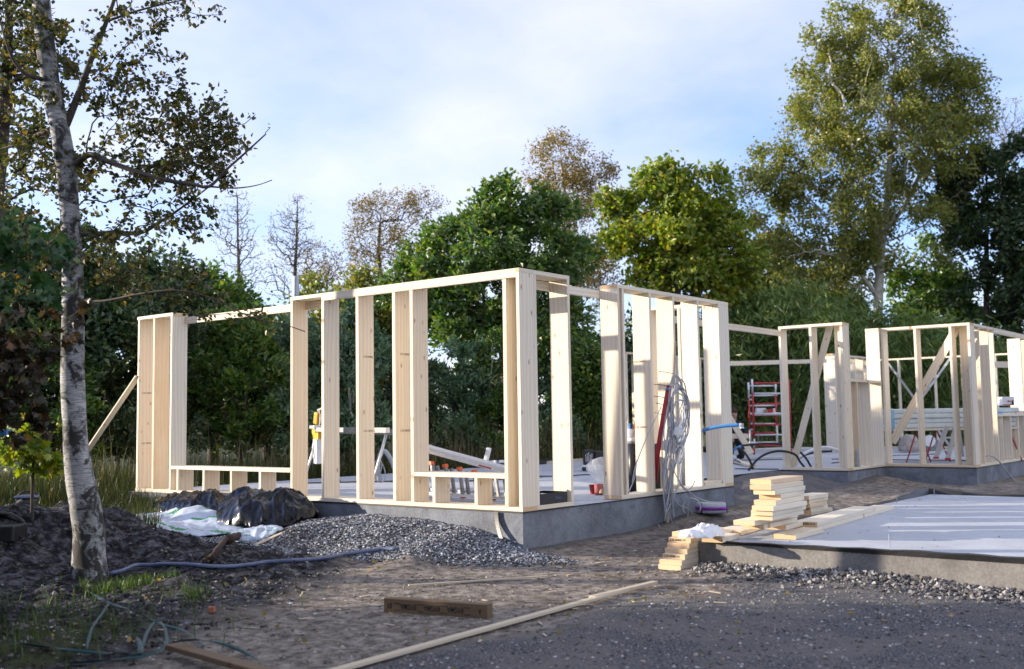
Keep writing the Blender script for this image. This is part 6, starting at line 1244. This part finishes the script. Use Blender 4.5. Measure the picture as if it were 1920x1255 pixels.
sprig('hazel_shrub', 'pale yellow-green leafy twigs right of the birch at eye level', 'shrub', 9.0, (250, 1000), [(240, 800), (235, 640), (240, 560)], [(220, 500, 60, 45), (270, 520, 50, 35), (250, 560, 45, 25)], 40, 10, 0.05, 'leaf_lime', 64, False, 0.006) if False else None
# ---- woodland out of the picture on the left, whose low-sun shadow falls over the plot
for i, (x, y, hgt, wd_, lf) in enumerate(((-8.6, 4.2, 5.0, 1.5, 'leaf_dark'), (-10.5, 6.6, 5.5, 1.6, 'leaf_oak'), (-7.0, 3.4, 3.2, 1.0, 'leaf_dark'), (-12.5, 9.5, 6.0, 1.7, 'leaf_dark'), (-9.8, 2.6, 4.5, 1.5, 'leaf_oak'), (-7.7, 0.6, 4.6, 1.25, 'leaf_dark'), (-9.6, -1.6, 5.0, 1.5, 'leaf_dark'))):  # last two trees unseen, added to block sky light and darken near-left ground
    rg2 = np.random.default_rng(400+i); z0 = float(terrain(x, y)); n_at = 200
    A = rg2.normal(0, 1, (n_at, 3)); A /= np.linalg.norm(A, axis=1)[:, None]; A *= rg2.random((n_at, 1))**0.33; A = A*V([wd_, wd_, hgt*0.48])+V([x, y, z0+hgt*0.52])
    P, par = grow([([V([x, y, z0-0.1])+V([0, 0, hgt*0.6*t]) for t in np.linspace(0, 1, 6)], None)], A, rg2); R, kids = branches(P, par, 0.008, 0.10)
    th = thing('woodland_tree', (x, y, z0), ('tall dark', 'tall green', 'low dark', 'highest dark', 'broad green', 'dense dark added-for-shade', 'nearest dark added-for-shade')[i]+' tree of the wood edge beyond the left border', 'tree', 'wood edge left of the plot'); limb_mesh(P, par, R, kids).build('trunk', M['bark_dark'], th, True)
    nl_ = 9000; pick = rg2.integers(6, len(P), nl_); pos = P[pick]+rg2.normal(0, 0.2, (nl_, 3)); v, f = leaf_cloud(pos, rg2.normal(0, 1, (nl_, 3)), 0.15, rg2, 0.6); o = np_obj('crown', v, f, M[lf], th); o['kind'] = 'stuff'
# ---- grass and weeds
def blades(name, label, P, h, rng, mat, wid=0.008, lean=0.35):
    n = len(P); a = rng.random(n)*6.283; d = np.stack([np.cos(a), np.sin(a), np.zeros(n)], 1); s = np.stack([-np.sin(a), np.cos(a), np.zeros(n)], 1); h = (h*(0.5+rng.random(n)))[:, None]; ln = lean*(0.3+rng.random(n))[:, None]; up = V([[0, 0, 1.0]])
    v = np.stack([P-s*wid, P+s*wid, P+d*h*ln*0.35+up*h*0.6+s*wid*0.7, P+d*h*ln*0.35+up*h*0.6-s*wid*0.7, P+d*h*ln+up*h*(1-0.3*ln), P+d*h*ln*1.02+up*h*(1-0.3*ln)], 1); b_ = np.arange(n)[:, None]*6
    f = np.concatenate([b_+V([[0, 1, 2, 3]]), b_+V([[3, 2, 5, 4]])], 0); o = np_obj(name, v.reshape(-1, 3), f, M[mat]); return tag(o, label, 'grass', None, 'stuff')
rng = np.random.default_rng(9)
def strip_pts(px0, px1, D0_, D1_, n, rng):
    px = px0+(px1-px0)*rng.random(n); D_ = D0_+(D1_-D0_)*rng.random(n); Q = V([CAM+ray(x, 820)*dd for x, dd in zip(px, D_)]); Q[:, 2] = terrain(Q[:, 0], Q[:, 1])-0.02; return Q[~in_house(Q[:, 0], Q[:, 1], -0.05)]
def world_pts(x0, x1, y0, y1, n, rng):
    Q = np.stack([x0+(x1-x0)*rng.random(n), y0+(y1-y0)*rng.random(n)], 1); return np.concatenate([Q, terrain(Q[:, 0], Q[:, 1])[:, None]-0.02], 1)
blades('tall_grass', 'tall green grass and weeds growing behind the house', world_pts(-1.5, 17, 7.35, 10.0, 9000, rng), 0.42, rng, 'grass', 0.007)
blades('dry_grass', 'tall dry straw-coloured grass behind the house', world_pts(5, 15, 7.6, 10, 1100, rng), 0.9, rng, 'straw', 0.005, 0.2)
blades('dry_weeds', 'dry weed stalks left of the frame and under the shrubs', world_pts(-1, 6, 8, 11, 420, rng), 0.8, rng, 'straw', 0.004, 0.25)
blades('meadow_grass', 'rough meadow grass left of the frame behind the soil heap', strip_pts(-120, 300, 11.8, 18, 16000, rng), 0.22, rng, 'grass', 0.006)
n = 600; gxy = np.stack([-3.45+rng.normal(0, 0.22, n), 1.55+rng.normal(0, 0.22, n)], 1); Q = np.stack([gxy[:, 0], gxy[:, 1], terrain(gxy[:, 0], gxy[:, 1])-0.01], 1); blades('grass_tuft', 'tuft of young green grass at the foot of the birch', Q, 0.10, rng, 'grass_green', 0.004, 0.7)
n = 700; gxy = np.stack([-5.0+rng.normal(0, 0.7, n), 0.7+rng.normal(0, 0.7, n)], 1); Q = np.stack([gxy[:, 0], gxy[:, 1], terrain(gxy[:, 0], gxy[:, 1])-0.01], 1); blades('sparse_grass', 'sparse grass on the dark bank in the near left corner', Q, 0.12, rng, 'grass_green', 0.004, 0.8)
n = 160; Q = V([G(x, y) for x, y in zip(365+rng.normal(0, 18, n), 1118+rng.normal(0, 8, n))]); blades('grass_tuft', 'small tuft of grass on the bare soil right of the birch', Q, 0.07, rng, 'grass_green', 0.003, 0.7)
n = 260; X = -6+8*rng.random(n); Y = -4.5+8.5*rng.random(n); k = ~in_house(X, Y) & ~((X > 0.2) & (Y < -1.85)); X, Y = X[k], Y[k]; Q = np.stack([X, Y, terrain(X, Y)+0.012], 1)
v, f = leaf_cloud(Q, rng.normal(0, 1, (len(Q), 3))*V([1, 1, 0.05]), 0.04, rng, 0.7, 6, 0.0, 0.1); v[:, 2] = np.maximum(v[:, 2], terrain(v[:, 0], v[:, 1])+0.003)
o = np_obj('fallen_leaves', v, f, M['leaf_gold']); tag(o, 'small yellow leaves fallen on the ground', 'leaves', None, 'stuff')
b = MB()
for i in range(46):
    x, y = rng.uniform(-5, 1.5), rng.uniform(-3.2, 0.2)
    if in_house(V([x]), V([y]))[0] or (x > 0.2 and y < -1.85): continue
    a = rng.random()*6.28; L_ = 0.03+0.09*rng.random(); z = float(terrain(x, y))+0.006; b.bar((x, y, z), (x+L_*math.cos(a), y+L_*math.sin(a), z+0.004), 0.008+0.012*rng.random(), 0.004)
o = b.build('wood_chips', M['wood_lath']); tag(o, 'pale wood chips and splinters trodden into the sand', 'wood chips', None, 'stuff')
